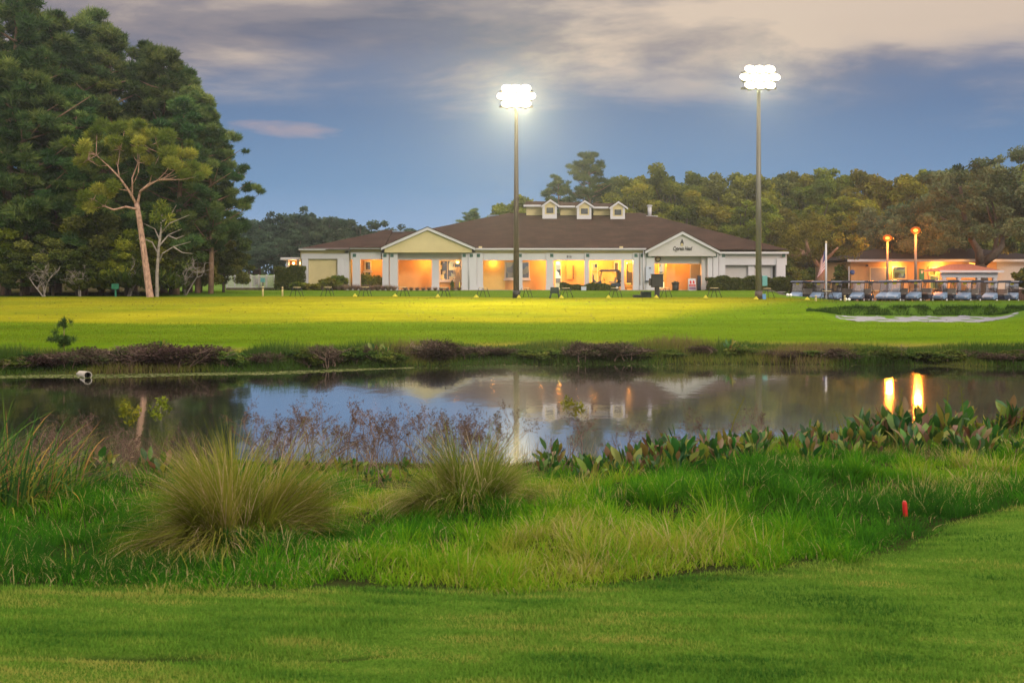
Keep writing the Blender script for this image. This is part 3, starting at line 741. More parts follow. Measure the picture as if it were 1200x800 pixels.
# short blades that give the far lawns their nap
rng = rs(19)
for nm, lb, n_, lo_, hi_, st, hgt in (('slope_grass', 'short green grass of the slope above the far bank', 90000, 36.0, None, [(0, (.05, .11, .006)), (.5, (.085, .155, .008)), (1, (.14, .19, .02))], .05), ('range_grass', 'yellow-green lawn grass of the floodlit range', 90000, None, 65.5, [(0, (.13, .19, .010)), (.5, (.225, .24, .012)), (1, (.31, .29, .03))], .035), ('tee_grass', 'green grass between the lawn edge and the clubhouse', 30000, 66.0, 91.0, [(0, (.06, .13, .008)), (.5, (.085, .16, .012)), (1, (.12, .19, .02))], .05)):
    ppx = rng.uniform(-120, 1320, n_); ry_ = np.interp(ppx, [-2000, 600, 760, 850, 950, 1010], [45, 45, 47, 53, 63, 70])
    ry_ = ry_+rng.normal(size=n_)*np.interp(ppx, [620, 900], [.6, 2.8])
    lo = np.full(n_, lo_) if lo_ else ry_; hi = np.full(n_, hi_) if hi_ else ry_
    d = lo+(hi-lo)*rng.rand(n_); x = XX(ppx, d); ok = (hi > lo) & ((ppx < 965) | (d < 45.9) | (d > 50.7))
    x, d = x[ok], d[ok]; n = len(x)
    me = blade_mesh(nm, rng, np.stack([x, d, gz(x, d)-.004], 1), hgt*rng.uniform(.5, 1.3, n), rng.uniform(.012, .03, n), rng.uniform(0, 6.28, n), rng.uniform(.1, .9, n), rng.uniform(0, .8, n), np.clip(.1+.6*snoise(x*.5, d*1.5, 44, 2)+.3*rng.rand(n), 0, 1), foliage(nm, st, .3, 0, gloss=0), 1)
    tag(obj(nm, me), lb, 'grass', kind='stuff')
n = 9000; x = rng.uniform(14.5, 26.5, n); d = 49.9+1.0*rng.rand(n)**.7; q_ = px_of(x, d); ok = (q_ > 945) & (q_ < 1215); x, d = x[ok], d[ok]; n = len(x)
me = blade_mesh('bunker_lip_grass', rng, np.stack([x, d, gz(x, d)-.02], 1), rng.uniform(.06, .34, n)*(.45+.9*snoise(x, d, 52, 4)), rng.uniform(.012, .025, n), -math.pi/2+rng.normal(size=n)*.7, rng.uniform(.4, 1.3, n), rng.uniform(.5, 1.5, n), rng.uniform(0, .4, n), M['bankgrass'], 2)
tag(obj('bunker_lip_grass', me), 'dark shaggy grass hanging over the back lip of the bunker', 'grass', kind='stuff')
# duckweed band at left; sparse bits further right stand for water sparkles
N4 = 9000
ppx = np.where(rng.rand(N4) < .82, rng.uniform(-80, 485, N4), rng.uniform(485, 1010, N4)); wid = np.where(ppx < 485, 1.5, 1.7)
off = rng.rand(N4)**1.6*wid*np.where(ppx < 485, .35+.65*snoise(ppx*.02, ppx*0, 5, 1.2), 1.0); d = far_shore(ppx)-off+.15; x = XX(ppx, d)
keep = (ppx < 485) | (rng.rand(N4) < .5*np.exp(-off*1.2)); x, d = x[keep], d[keep]; n = len(x)
rr = rng.uniform(.012, .05, n); a0 = rng.uniform(0, 6.28, n)
Vd = np.stack([np.stack([x+rr*np.cos(a0+k*np.pi/3), d+rr*np.sin(a0+k*np.pi/3), np.full(n, .006)+.004*rng.rand(n)], 1) for k in range(6)], 1).reshape(-1, 3)
tag(obj('duckweed', np_mesh('duckweed', Vd, [np.arange(n*6).reshape(-1, 6)], M['duck'], tint=np.repeat(rng.rand(n), 6))), 'pale floating scum and duckweed along the far waterline, with bits painted as water sparkles', 'duckweed', kind='stuff')
# bank shrubs
def bush_mesh(seed, mat, W=1.0, H=1.0, size=.05, n=120, k=26, mode='broad', asp=.5):
    rng = rs(seed); c = []
    for i in range(k):
        dv = unit(rng.normal(size=3)); q = rng.rand()**.4
        c.append((dv[0]*W*.36*q, dv[1]*W*.36*q, H*(.42+.34*dv[2]*q)))
    rad = np.array([[rng.uniform(.13, .22)*W]*2+[rng.uniform(.12, .2)*H] for _ in range(k)])
    v, q, t = leaf_cloud(rng, c, rad, n, size, asp, mode, .5)
    v[:, 2] = np.maximum(v[:, 2], -.03*H)
    return np_mesh('foliage', v, [q], mat, tint=t)
def bush_kind(name, seed, mat, cat, twigm=None, **kw):
    o = empty(name); tag(o, 'x', cat)
    tw, tips = twig_shrub(seed, .95, .45, 5, 3, .012, .7, kink=.3)
    tw.build('stems', twigm or M['twig'], o); obj('foliage', bush_mesh(seed, mat, **kw), o)
    return Kind(o, 1.0)
bb = [bush_kind('bank_shrub', 150+k, M['shrub_brown'], 'shrub', size=.035, n=130, mode='pine', asp=.25) for k in range(3)]
bg = [bush_kind('bank_bush', 160+k, M['shrub_green'], 'bush', size=.055, n=90) for k in range(3)]
rb_ = rs(23)
brown = [(50, 412, 1.5), (75, 410, 1.4), (100, 406, 1.6), (128, 404, 1.6), (155, 402, 1.7), (180, 400, 1.9), (205, 398, 2.0), (232, 401, 1.9), (252, 406, 1.5), (310, 410, 1.2), (382, 402, 1.4), (425, 406, 1.3), (488, 402, 1.5), (508, 396, 1.9), (530, 402, 1.4), (560, 404, 1.6), (588, 406, 1.3), (682, 400, 1.7), (712, 398, 2.2), (742, 404, 1.6), (820, 404, 1.4), (902, 408, 1.6), (925, 410, 1.4), (985, 408, 1.5), (1140, 408, 1.5), (1165, 412, 1.4), (1195, 410, 1.5)]
for i, (px_, pt, wv) in enumerate(brown):
    d_ = float(far_shore(px_))+rb_.uniform(.6, 1.6); g = G(px_, d_); H = ZZ(pt, d_)-g.z
    bb[i % 3].put(g, H*1.2, i*1.3, '%s purple-brown twiggy shrub from the left along the far bank' % nth(i+1), 'brown shrubs along the far bank', sx=wv/H*.95)
green = [(12, 414, 1.4), (35, 410, 1.2), (270, 408, 1.3), (300, 412, 1.2), (345, 408, 1.4), (365, 404, 1.2), (410, 402, 1.3), (440, 408, 1.2), (460, 410, 1.3), (548, 412, 1.1), (618, 408, 1.5), (645, 406, 1.5), (755, 410, 1.4), (790, 408, 1.5), (868, 402, 1.4), (950, 408, 1.5), (1010, 406, 1.6), (1040, 404, 1.5), (1085, 408, 1.6), (1112, 408, 1.4), (1180, 408, 1.3)]
for i, (px_, pt, wv) in enumerate(green):
    d_ = float(far_shore(px_))+rb_.uniform(.4, 1.5); g = G(px_, d_); H = ZZ(pt, d_)-g.z
    bg[i % 3].put(g, H, i*1.9, '%s leafy green bush from the left along the far bank' % nth(i+1), 'green bushes along the far bank', sx=wv/H*.9)
for i, (px_, pt, lb) in enumerate([(440, 394, 'tall broad-leaved plant on the far bank left of the centre'), (455, 398, 'second broad-leaved plant on the far bank, just right of the tall one'), (855, 393, 'dark broad-leaved plant on the far bank below the bunker slope'), (868, 397, 'drooping broad-leaved plant on the far bank beside the dark one'), (245, 400, 'upright leafy plant ending the brown shrubs on the far bank'), (165, 397, 'single bright leaf sprout above the brown shrubs'), (190, 394, 'single broad leaf sprout topping the brown shrubs')]):
    d_ = float(far_shore(px_))+1.2; g = G(px_, d_); o = copy_tree(lilyp[i % 4].root); H = ZZ(pt, d_)-g.z
    o.location = g; o.scale = (H, H, H); tag(o, lb, None, 'broad-leaved plants on the far bank')
for i, (px_, pt, lb) in enumerate([(1062, 388, 'reddish wispy bare shrub on the far bank below the bunker'), (372, 384, 'wispy bare shrub on the far bank below the left lawn'), (424, 384, 'second wispy bare shrub on the far bank, near the tall broad-leaved plant')]):
    d_ = float(far_shore(px_))+1.6; g = G(px_, d_); H = ZZ(pt, d_)-g.z
    mb, tips = twig_shrub(180+i, H*.62, .35, 5, 4, .010, .9)
    o = mb.build('wispy_shrub', M['twig']); o.location = g; tag(o, lb, 'shrub', 'wispy shrubs on the far bank')
# pine sapling
d_ = 32.5; g = G(75, d_); H = ZZ(372, d_)-g.z
sp = empty('pine_sapling', g); tag(sp, 'young pine sapling with two bushy tiers among the brown shrubs', 'sapling')
mb = MB(); mb.tube([(0, 0, -.1), (0, 0, H*.9)], [.02, .01], 6); mb.build('stem', M['bark_pine'], sp)
rq = rs(191); cq = [(rq.normal()*.09, rq.normal()*.09, H*(.86+.07*rq.normal())) for k in range(9)]+[(rq.normal()*.17, rq.normal()*.17, H*(.40+.10*rq.normal())) for k in range(16)]
v, q, t = leaf_cloud(rs(190), cq, [(.10, .10, .11)]*9+[(.14, .14, .13)]*16, 110, .075, .09, 'pine', .8)
obj('needles', np_mesh('needles', v, [q], foliage('sapling_needles', [(0, (.015, .05, .015)), (1, (.05, .13, .03))], .2, 0), tint=t), sp)
# drain pipe at the waterline
a = Vector((XX(92, 28.6), 28.9, .02)); bq = Vector((XX(103, 28.2), 28.2, .07))
pp = empty('drain_pipe', bq); tag(pp, 'short pale drain pipe with a dark mouth at the far waterline', 'pipe')
mb = MB(); dv = (bq-a).normalized()
for r0, r1 in ((.14, .14),): mb.tube([a-bq-dv*.5, Vector((0, 0, 0))], [.115, .115], 14, cap=False)
mb.tube([Vector((0, 0, 0)), Vector((0, 0, 0))+dv*.001], [.115, .092], 14, cap=False); mb.tube([dv*.001, -dv*.3], [.092, .092], 14, cap=False)
mb.build('shell', M['concrete'], pp)
mb = MB(); mb.tube([-dv*.28, -dv*.27], [.091, .091], 14); mb.build('mouth', M['black'], pp)
# leaves on the lawn
rng = rs(29); n = 420
x = rng.uniform(-30, 22, n); d = rng.uniform(46, 64, n); z = gz(x, d)+.02
s = rng.uniform(.03, .075, n); a0 = rng.uniform(0, 6.28, n)
Vd = np.stack([np.stack([x+s*np.cos(a0+k*np.pi/2)*(1 if k % 2 else .6), d+s*np.sin(a0+k*np.pi/2)*(1 if k % 2 else .6), z+.03*(k == 2)], 1) for k in range(4)], 1).reshape(-1, 3)
tag(obj('fallen_leaves', np_mesh('fallen_leaves', Vd, [np.arange(n*4).reshape(-1, 4)], paint('dead_leaf', (.06, .05, .02), .8, .3, 9))), 'dark fallen leaves scattered over the yellow lawn', 'leaves', kind='stuff')

# ------------------------------------------------------------------ trees: left wood
pk = [Kind(make_tree('pine_tree', pine_tree(200+k, 20, 4.6, base=.22, nlimb=50, nleaf=300, size=.29), M['bark_pine'], M['pine'], 'x'), 20) for k in range(3)]
LP = [(-62, -40, 74), (-25, -10, 78), (12, -25, 70), (40, 18, 80), (66, 26, 76), (98, 20, 83), (132, 40, 78), (160, 58, 84), (192, 66, 77), (222, 88, 80), (232, 108, 76), (246, 134, 73), (30, 70, 70), (95, 112, 71), (210, 120, 72)]
for i, (px_, pt, d_) in enumerate(sorted(LP)):
    g = G(px_, d_); H = ZZ(pt, d_)-g.z
    lab = '%s tall dark pine from the left in the wood behind the lit pine' % nth(i+1)
    pk[i % 3].put(g, H, i*1.37+.4, lab, 'tall pines of the left wood', sx=(20/H)**.35*(1.0 if px_ < 215 else .84))
dk = [Kind(make_tree('understory_tree', broad_tree(230+k, 7, 3.4, base=.04, nclump=64, nleaf=330, size=.11), M['bark_dark'], M['leaf_dark'] if k < 2 else M['leaf_olive'], 'x'), 7) for k in range(3)]
UN = [(-30, 225, 70), (8, 250, 69), (32, 240, 72), (62, 272, 69), (92, 235, 71), (118, 240, 70), (148, 262, 69), (150, 225, 74), (200, 245, 72), (232, 262, 76), (262, 275, 80), (25, 290, 68), (180, 272, 70), (90, 285, 68.5), (215, 290, 78), (-5, 180, 76), (60, 190, 78), (120, 190, 78), (180, 200, 78), (235, 215, 80)]
for i, (px_, pt, d_) in enumerate(sorted(UN)):
    g = G(px_, d_); H = ZZ(pt, d_)-g.z
    dk[i % 3].put(g, H, i*2.2, '%s bushy understory tree from the left beneath the dark pines' % nth(i+1), 'understory trees of the left wood', sx=(7/H)**.5)
# palmetto bushes at their feet
def palmetto(seed):
    rng = rs(seed); v, q, t, b = [], [], [], 0
    n = 260; az = rng.uniform(0, 6.28, n); base_ = np.zeros((n, 3))
    fr = rng.randint(0, 26, n); fa = rng.uniform(0, 6.28, 26); fl = rng.uniform(.1, 1.0, 26); fh = rng.uniform(.45, .8, 26)
    u = np.stack([np.cos(fa)*np.sin(fl), np.sin(fa)*np.sin(fl), np.cos(fl)], 1)*fh[:, None]
    base_ = u[fr]; az = fa[fr]+rng.normal(size=n)*.9
    return blade_mesh('fronds', rng, base_, rng.uniform(.3, .5, n), np.full(n, .06), az, rng.uniform(.2, 1.5, n), rng.uniform(.1, .8, n), np.clip(rng.rand(26)[fr]*.6+.4*rng.rand(n), 0, 1), M['leaf_hedge'], 3)
pm = []
for k in range(2):
    o = obj('palmetto', palmetto(250+k)); tag(o, 'x', 'palmetto'); pm.append(Kind(o, 1.0))
for i, (px_, d_, H) in enumerate(sorted([(112, 67.6, 1.6), (128, 67.8, 2.0), (143, 67.5, 1.8), (155, 67.9, 2.2), (165, 67.6, 1.8), (196, 67.9, 1.7), (203, 68.4, 1.5), (100, 68, 1.7), (88, 67.7, 1.3), (186, 69, 2.2)])):
    pm[i % 2].put(G(px_, d_), H, i*1.1, '%s low palmetto from the left at the foot of the wood' % nth(i+1), 'palmettos around the lit pine', sx=1.15)
# dead grey brush
for i, (px_, d_, H, lb) in enumerate([(52, 67.0, 6.0, 'grey leafless brush arching in front of the left wood'), (92, 67.2, 4.6, 'smaller grey leafless brush right of the arching one'), (150, 68, 5.2, 'grey bare branches hanging behind the lit pine trunk'), (215, 70, 5.8, 'grey bare tree with fine twigs right of the lit pine')]):
    mb, tips = twig_shrub(260+i, H*.62, .6, 3, 4, .055, .7, kink=.5)
    o = mb.build('bare_shrub', M['twig_grey']); o.location = G(px_, d_); tag(o, lb, 'bare shrub', 'leafless brush of the left wood')

# the lit pine
D = 66.0
rng = rs(300)
root = empty('lit_pine', G(176, D)); tag(root, 'umbrella-crowned pine with a pinkish bare trunk standing alone before the wood', 'tree')
O = root.location
def loc_(pts, dys=None): return [P(a, b, D)-O+Vector((0, (dys[i] if dys else 0), 0)) for i, (a, b) in enumerate(pts)]
mb = MB()
mb.tube([Vector((0, 0, -.4))]+loc_([(176, 348), (174, 335), (171, 312), (167, 283), (163, 255), (160, 238)]), [.27, .24, .22, .21, .19, .175, .16], 12)
limbs = [([(160, 240), (153, 224), (144, 209), (133, 196), (120, 184)], [.2, .16, .12, .09, .05], [0, -.3, -.6, -.9, -1]),
         ([(161, 240), (163, 224), (172, 214), (186, 208), (198, 198)], [.19, .15, .12, .09, .05], [0, .2, .5, .8, 1]),
         ([(155, 228), (153, 208), (159, 190), (160, 172)], [.12, .1, .07, .04], [0, .3, .4, .2]),
         ([(164, 246), (151, 243), (139, 247), (129, 243), (117, 235)], [.15, .13, .11, .08, .05], [0, -.5, -.8, -.9, -1]),
         ([(163, 226), (178, 219), (191, 213)], [.1, .08, .05], [0, -.6, -1]),
         ([(172, 214), (178, 198), (188, 180)], [.08, .06, .03], [.5, .2, 0]), ([(144, 209), (140, 195), (141, 175)], [.07, .06, .03], [-.6, -.3, 0]),
         ([(198, 198), (212, 192), (226, 192)], [.05, .04, .02], [1, .8, .5]), ([(133, 196), (120, 196), (106, 188)], [.06, .04, .02], [-.9, -.6, -.4]),
         ([(153, 224), (163, 214), (170, 205)], [.06, .04, .02], [-.3, -.8, -1.2])]
for pts, rad, dy in limbs: mb.tube(loc_(pts, dy), [x_*.54 for x_ in rad], 8)
lit_mb = mb
cl = [(100, 172), (110, 162), (122, 153), (136, 149), (150, 147), (164, 148), (178, 153), (192, 161), (205, 168), (216, 177), (226, 188), (233, 198), (238, 205), (218, 194), (204, 184), (190, 176), (175, 167), (160, 163), (145, 163), (130, 166), (117, 174), (108, 184), (222, 203), (212, 200), (150, 175), (168, 180), (185, 188), (128, 180), (96, 182), (138, 156), (170, 157), (198, 174)]
lowc = [(108, 231), (118, 222), (130, 226), (139, 219), (104, 240), (124, 238), (112, 243)]
cen, rad = [], []
for a_, b_ in cl:
    for dy in (-1.1, 1.1):
        p = P(a_+rng.normal()*4, b_+rng.normal()*4.5, D)-O; cen.append((p.x, dy+rng.normal()*.6, p.z)); q = rng.uniform(.38, .66); rad.append((q, q, q*.7))
for a_, b_ in lowc:
    p = P(a_, b_, D)-O; cen.append((p.x, -1+rng.normal()*.4, p.z)); rad.append((.5, .5, .42))
nodes_ = [q_ for pts, rad__, dy in limbs for q_ in loc_(pts, dy)[1:]]
for c in cen:
    c = Vector(c); a = min(nodes_, key=lambda q_: (q_-c).length+max(0, q_.z-c.z)*2); lit_mb.tube([a, a.lerp(c, .55)+Vector((0, 0, -.12)), c], [.035, .022, .008], 4)
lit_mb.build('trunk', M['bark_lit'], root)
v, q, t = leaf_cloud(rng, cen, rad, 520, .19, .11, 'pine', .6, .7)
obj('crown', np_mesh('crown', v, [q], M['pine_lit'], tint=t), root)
# slim tree beside it
root = empty('slim_tree', G(184, 66.5)); tag(root, 'slim grey tree with a small yellow-green top, right of the lit pine', 'tree'); O = root.location; D = 66.5
mb = MB(); mb.tube([Vector((0, 0, -.3))]+loc_([(184, 347), (184, 320), (186, 290), (189, 268), (190, 248)]), [.14, .13, .11, .09, .07, .04], 8)
for pts in ([(185, 306), (192, 297), (204, 289), (222, 283)], [(185, 300), (178, 284), (166, 278), (158, 282)], [(187, 290), (197, 275), (212, 268)], [(187, 282), (180, 268), (170, 262)], [(190, 262), (200, 250), (206, 240)], [(204, 289), (214, 296), (224, 297)], [(188, 272), (200, 262), (222, 252)], [(196, 276), (208, 280), (216, 276)]):
    n = len(pts); mb.tube(loc_(pts, [.3*math.sin(k*2+pts[-1][0]) for k in range(n)]), [.06*(1-.75*k/(n-1)) for k in range(n)], 5)
mb.build('trunk', M['bark_grey'], root)
cen = [tuple(P(a_, b_, D)-O) for a_, b_ in ((190, 240), (184, 247), (196, 248), (188, 255), (198, 256), (182, 256), (191, 262))]
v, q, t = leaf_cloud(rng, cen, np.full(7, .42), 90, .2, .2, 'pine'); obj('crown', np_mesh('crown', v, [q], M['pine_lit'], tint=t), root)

# ------------------------------------------------------------------ trees: far masses
fk = [Kind(make_tree('far_tree', broad_tree(320+k, 16, 6.5, base=.08, nclump=80, nleaf=150, size=.30), M['bark_dark'], M['leaf_far'], 'x'), 16) for k in range(3)]
FT = [(188, 262, 176), (215, 270, 182), (245, 262, 178), (275, 256, 185), (304, 247, 176), (326, 243, 180), (348, 238, 172), (368, 236, 178), (386, 242, 172), (404, 253, 182), (422, 252, 176), (441, 260, 184), (460, 253, 176), (477, 257, 182), (494, 265, 186), (512, 264, 190), (170, 250, 188), (232, 285, 165), (262, 288, 166), (292, 282, 165), (322, 276, 166), (352, 272, 168)]
for i, (px_, pt, d_) in enumerate(sorted(FT)):
    g = G(px_, d_); H = ZZ(pt, d_)-g.z
    fk[i % 3].put(g, H, i*1.9, '%s tree from the left in the hazy bluish tree line left of the clubhouse' % nth(i+1), 'hazy trees left of the clubhouse', sx=(16/H)**.4)
ok_ = [Kind(make_tree('broadleaf_tree', broad_tree(340+k, 17, 5.6, base=.12, nclump=95, nleaf=230, size=.22), M['bark_dark'], [M['leaf_olive'], M['leaf_dark'], M['leaf_rust'], M['leaf_olive']][k], 'x'), 17) for k in range(4)]
bp_ = [Kind(make_tree('far_pine', pine_tree(350+k, 18, 4.2, base=.35, nlimb=38, nleaf=190, size=.28), M['bark_pine'], M['pine'], 'x'), 18) for k in range(2)]
BT = [(553, 249, 150, 9), (588, 224, 138, 0), (612, 214, 134, 0), (633, 222, 140, 1), (655, 216, 142, 9), (690, 188, 136, 9), (712, 194, 140, 1), (736, 192, 134, 0), (764, 189, 140, 0), (790, 192, 136, 3), (815, 187, 142, 0), (842, 192, 138, 2), (868, 187, 142, 0), (890, 192, 136, 0), (912, 186, 140, 1), (936, 185, 144, 0), (962, 190, 138, 3), (986, 190, 142, 0), (1012, 183, 136, 0), (1040, 195, 140, 1), (1064, 188, 134, 0), (1086, 184, 140, 0), (1120, 172, 138, 1), (1170, 176, 136, 1), (1215, 170, 138, 0)]
BF = [(668, 232, 128, 1), (742, 220, 126, 3), (776, 228, 124, 0), (806, 232, 122, 0), (838, 226, 124, 3), (868, 236, 121, 3), (898, 230, 124, 0), (928, 240, 121, 2), (952, 232, 124, 3), (980, 242, 121, 0), (1006, 222, 124, 0), (1032, 236, 121, 2), (1058, 230, 124, 1), (1000, 252, 118, 0), (945, 262, 117, 2)]
for i, (px_, pt, d_, k) in enumerate(sorted(BT)):
    g = G(px_, d_); H = ZZ(pt-(5 if px_ > 640 else 1), d_)-g.z; kd = bp_[i % 2] if k == 9 else ok_[k]
    kind_ = 'pine' if k == 9 else {0: 'olive-green tree', 1: 'dark green tree', 2: 'brownish tree', 3: 'yellowish green tree'}[k]
    kd.put(g, H, i*2.3, '%s from the left, a %s, on the skyline behind the clubhouse' % (nth(i+1), kind_), 'skyline trees behind the clubhouse', sx=(17/H)**.3*(1.15 if k == 9 else 1))
for i, (px_, pt, d_, k) in enumerate(sorted(BF)):
    g = G(px_, d_); H = ZZ(pt-7, d_)-g.z
    kind_ = {0: 'olive-green tree', 1: 'dark green tree', 2: 'brownish tree', 3: 'yellowish green tree'}[k]
    ok_[k].put(g, H, i*1.7+1, '%s from the left, a lower %s just behind the clubhouse roof' % (nth(i+1), kind_), 'lower trees just behind the clubhouse', sx=(17/H)**.4)
# far woods that close the view
rng = rs(370); n = 60000
ppx = rng.uniform(-700, 1900, n); d = rng.uniform(192, 215, n); x = XX(ppx, d)
hh = 8+4*snoise(x*.1, x*0, 3, 1.2); z = gz(x, d)+rng.rand(n)**.8*hh
u = unit(rng.normal(size=(n, 3))); w_ = unit(np.cross(u, rng.normal(size=(n, 3)))); s = rng.uniform(.35, .9, n)[:, None]
p = np.stack([x, d, z], 1); Vd = np.stack([p-u*s, p+w_*s*.6, p+u*s, p-w_*s*.6], 1).reshape(-1, 3)
tag(obj('far_woods', np_mesh('far_woods', Vd, [np.arange(n*4).reshape(-1, 4)], M['leaf_far'], tint=np.repeat(rng.rand(n), 4))), 'far dark woods closing the view beyond all the trees', 'woods', kind='stuff')

# live oak over the cart barn
D = 97.0
root = empty('live_oak', G(1151, D)); tag(root, 'spreading grey-green live oak with a forked trunk over the cart barn', 'tree'); O = root.location
mb = MB()
mb.tube([Vector((0, 0, -.3)), Vector((0, 0, .8))]+loc_([(1150, 318), (1149, 308)]), [.75, .62, .55, .5], 10)
for pts, r_ in (([(1149, 310), (1143, 294), (1141, 280), (1132, 250), (1122, 220)], .45), ([(1150, 309), (1160, 300), (1172, 289), (1180, 276), (1190, 250)], .45), ([(1152, 308), (1164, 296), (1166, 270), (1164, 235)], .3), ([(1141, 280), (1120, 262), (1100, 255)], .22), ([(1180, 276), (1205, 262), (1225, 250)], .22), ([(1132, 250), (1112, 228), (1095, 215)], .16), ([(1166, 270), (1152, 230), (1148, 200)], .16), ([(1190, 250), (1196, 220), (1200, 190)], .16)):
    n = len(pts); mb.tube(loc_(pts, [.8*math.sin(k*1.7+pts[-1][0]) if k else 0 for k in range(n)]), [r_*(1-.7*k/(n-1)) for k in range(n)], 8)
mb.build('trunk', M['bark_dark'], root)
rng = rs(380); cen, rad = [], []
for k in range(170):
    a_ = rng.uniform(1078, 1240); top = np.interp(a_, [1075, 1100, 1130, 1160, 1190, 1240], [232, 196, 180, 182, 170, 178]); bot = np.interp(a_, [1075, 1095, 1120, 1150, 1165, 1185, 1240], [300, 300, 296, 268, 268, 292, 305])
    b_ = rng.uniform(top+5, bot); p = P(a_, b_, D)-O
    cen.append((p.x, rng.normal()*3.2, p.z)); q = rng.uniform(.5, 1.05); rad.append((q*1.1, q*1.1, q*.8))
v, q, t = leaf_cloud(rng, cen, rad, 260, .14, .55, 'broad', .5); obj('crown', np_mesh('crown', v, [q], M['leaf_oak'], tint=t), root)
# second oak behind barn left part
oakk = Kind(make_tree('barn_oak', broad_tree(390, 12, 5.2, base=.2, nclump=80, nleaf=220, size=.17), M['bark_dark'], M['leaf_oak'], 'x'), 12)
oakk.put(G(1085, 107), ZZ(205, 107)-1.2, .4, 'grey-green oak rising behind the orange lamps and the cart barn', None)
oakk.put(G(1050, 112), ZZ(225, 112)-1.2, 1.9, 'lower oak in the gap left of the farther orange lamp', None)
# tree lit orange beside the flagpole
D = 100.0
root = empty('orange_lit_tree', G(961, D)); tag(root, 'thick-trunked tree glowing orange beside the flagpole', 'tree'); O = root.location
mb = MB(); mb.tube([Vector((0, 0, -.3))]+loc_([(961, 345), (961, 325), (962, 308)]), [.6, .55, .45, .38], 9)
for pts in ([(961, 314), (953, 304), (943, 296), (932, 290)], [(962, 308), (966, 296), (972, 282)], [(950, 302), (946, 290), (945, 280)], [(963, 306), (972, 300), (982, 290)], [(943, 296), (932, 300), (922, 298)]):
    n = len(pts); mb.tube(loc_(pts), [.28*(1-.7*k/(n-1)) for k in range(n)], 7)
mb.build('trunk', M['bark_pine'], root)
rng = rs(395); cen = []
for k in range(46):
    p = P(rng.uniform(912, 1000), rng.uniform(258, 304), D)-O; cen.append((p.x, rng.normal()*2, p.z))
v, q, t = leaf_cloud(rng, cen, np.full(len(cen), .75), 120, .14, .5); obj('crown', np_mesh('crown', v, [q], M['leaf_rust'], tint=t), root)
# bushes behind the lot, right edge shrub
lbk = Kind(make_tree('lot_bush', broad_tree(400, 5, 2.6, base=.02, nclump=50, nleaf=110, size=.15), M['bark_dark'], M['leaf_hedge'], 'x', 'bush'), 5)
for px_, pt, d_, lb in [(928, 300, 99, 'dark bush at the right end of the clubhouse'), (990, 305, 104, 'yellow-green bush left of the cart barn'), (945, 312, 106, 'bush behind the orange-lit tree'), (1012, 300, 124, 'bush hidden behind the left end of the cart barn'), (1203, 306, 84, 'bright green bush cut by the right edge beside the carts')]:
    g = G(px_, d_); lbk.put(g, ZZ(pt, d_)-g.z, px_*.7, lb, None)

# ------------------------------------------------------------------ clubhouse
FR, RR = 92.0, 94.6
GZ0 = 2.05
club = empty('clubhouse', (XX(640, FR), FR, 2.2)); CL = Vector(club.location)
tag(club, 'long cream and white clubhouse with brown hipped roof, porch columns and two gables', 'building')
def part(mb, name, mat, parent=None, bevel=0):
    """world-coordinate solids become a child of the clubhouse"""
    par = parent or club
    o = mb.build(name, mat, None, bevel); o.parent = par
    inv = Vector((0, 0, 0)); q = par
    while q is not None: inv += Vector(q.location); q = q.parent
    o.location = -inv
    return o
def wallbox(mb, px0, px1, py0, d0, d1, dref=None, zb=GZ0):
    dref = dref or d0
    mb.box(XX(px0, dref), XX(px1, dref), d0, d1, zb, ZZ(py0, dref))
# back wall of the porches, in coloured bays
def bay(px0, px1, mat, top=298):
    mb = MB(); wallbox(mb, px0, px1, top, RR, RR+.3); return part(mb, 'wall', M[mat])
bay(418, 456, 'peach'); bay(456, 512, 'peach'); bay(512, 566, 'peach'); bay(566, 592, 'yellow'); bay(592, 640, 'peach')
bay(640, 690, 'peach'); bay(690, 757, 'yellow'); bay(757, 842, 'peach')  # yellow bay: lamplit brightness put into its stucco colour
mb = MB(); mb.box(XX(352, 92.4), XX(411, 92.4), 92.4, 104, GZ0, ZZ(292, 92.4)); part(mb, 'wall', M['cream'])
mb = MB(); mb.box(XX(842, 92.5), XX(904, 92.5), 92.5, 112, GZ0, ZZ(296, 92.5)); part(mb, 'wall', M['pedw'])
mb = MB(); mb.box(XX(418, RR)+.02, XX(905, RR)-.5, RR+.32, 113, GZ0, 5.9); part(mb, 'wall', M['cream'])
# low plinth under the porch, slightly raised floor
mb = MB(); mb.box(XX(411, FR), XX(842, FR), FR-.55, RR-.003, GZ0-.1, 2.24); part(mb, 'porch_floor', M['concrete'])
# porch ceiling
mb = MB(); mb.box(XX(411, FR)+.01, XX(842, FR)-.01, FR+.42, RR-.005, 5.16, 5.3); part(mb, 'porch_ceiling', M['trimy'])
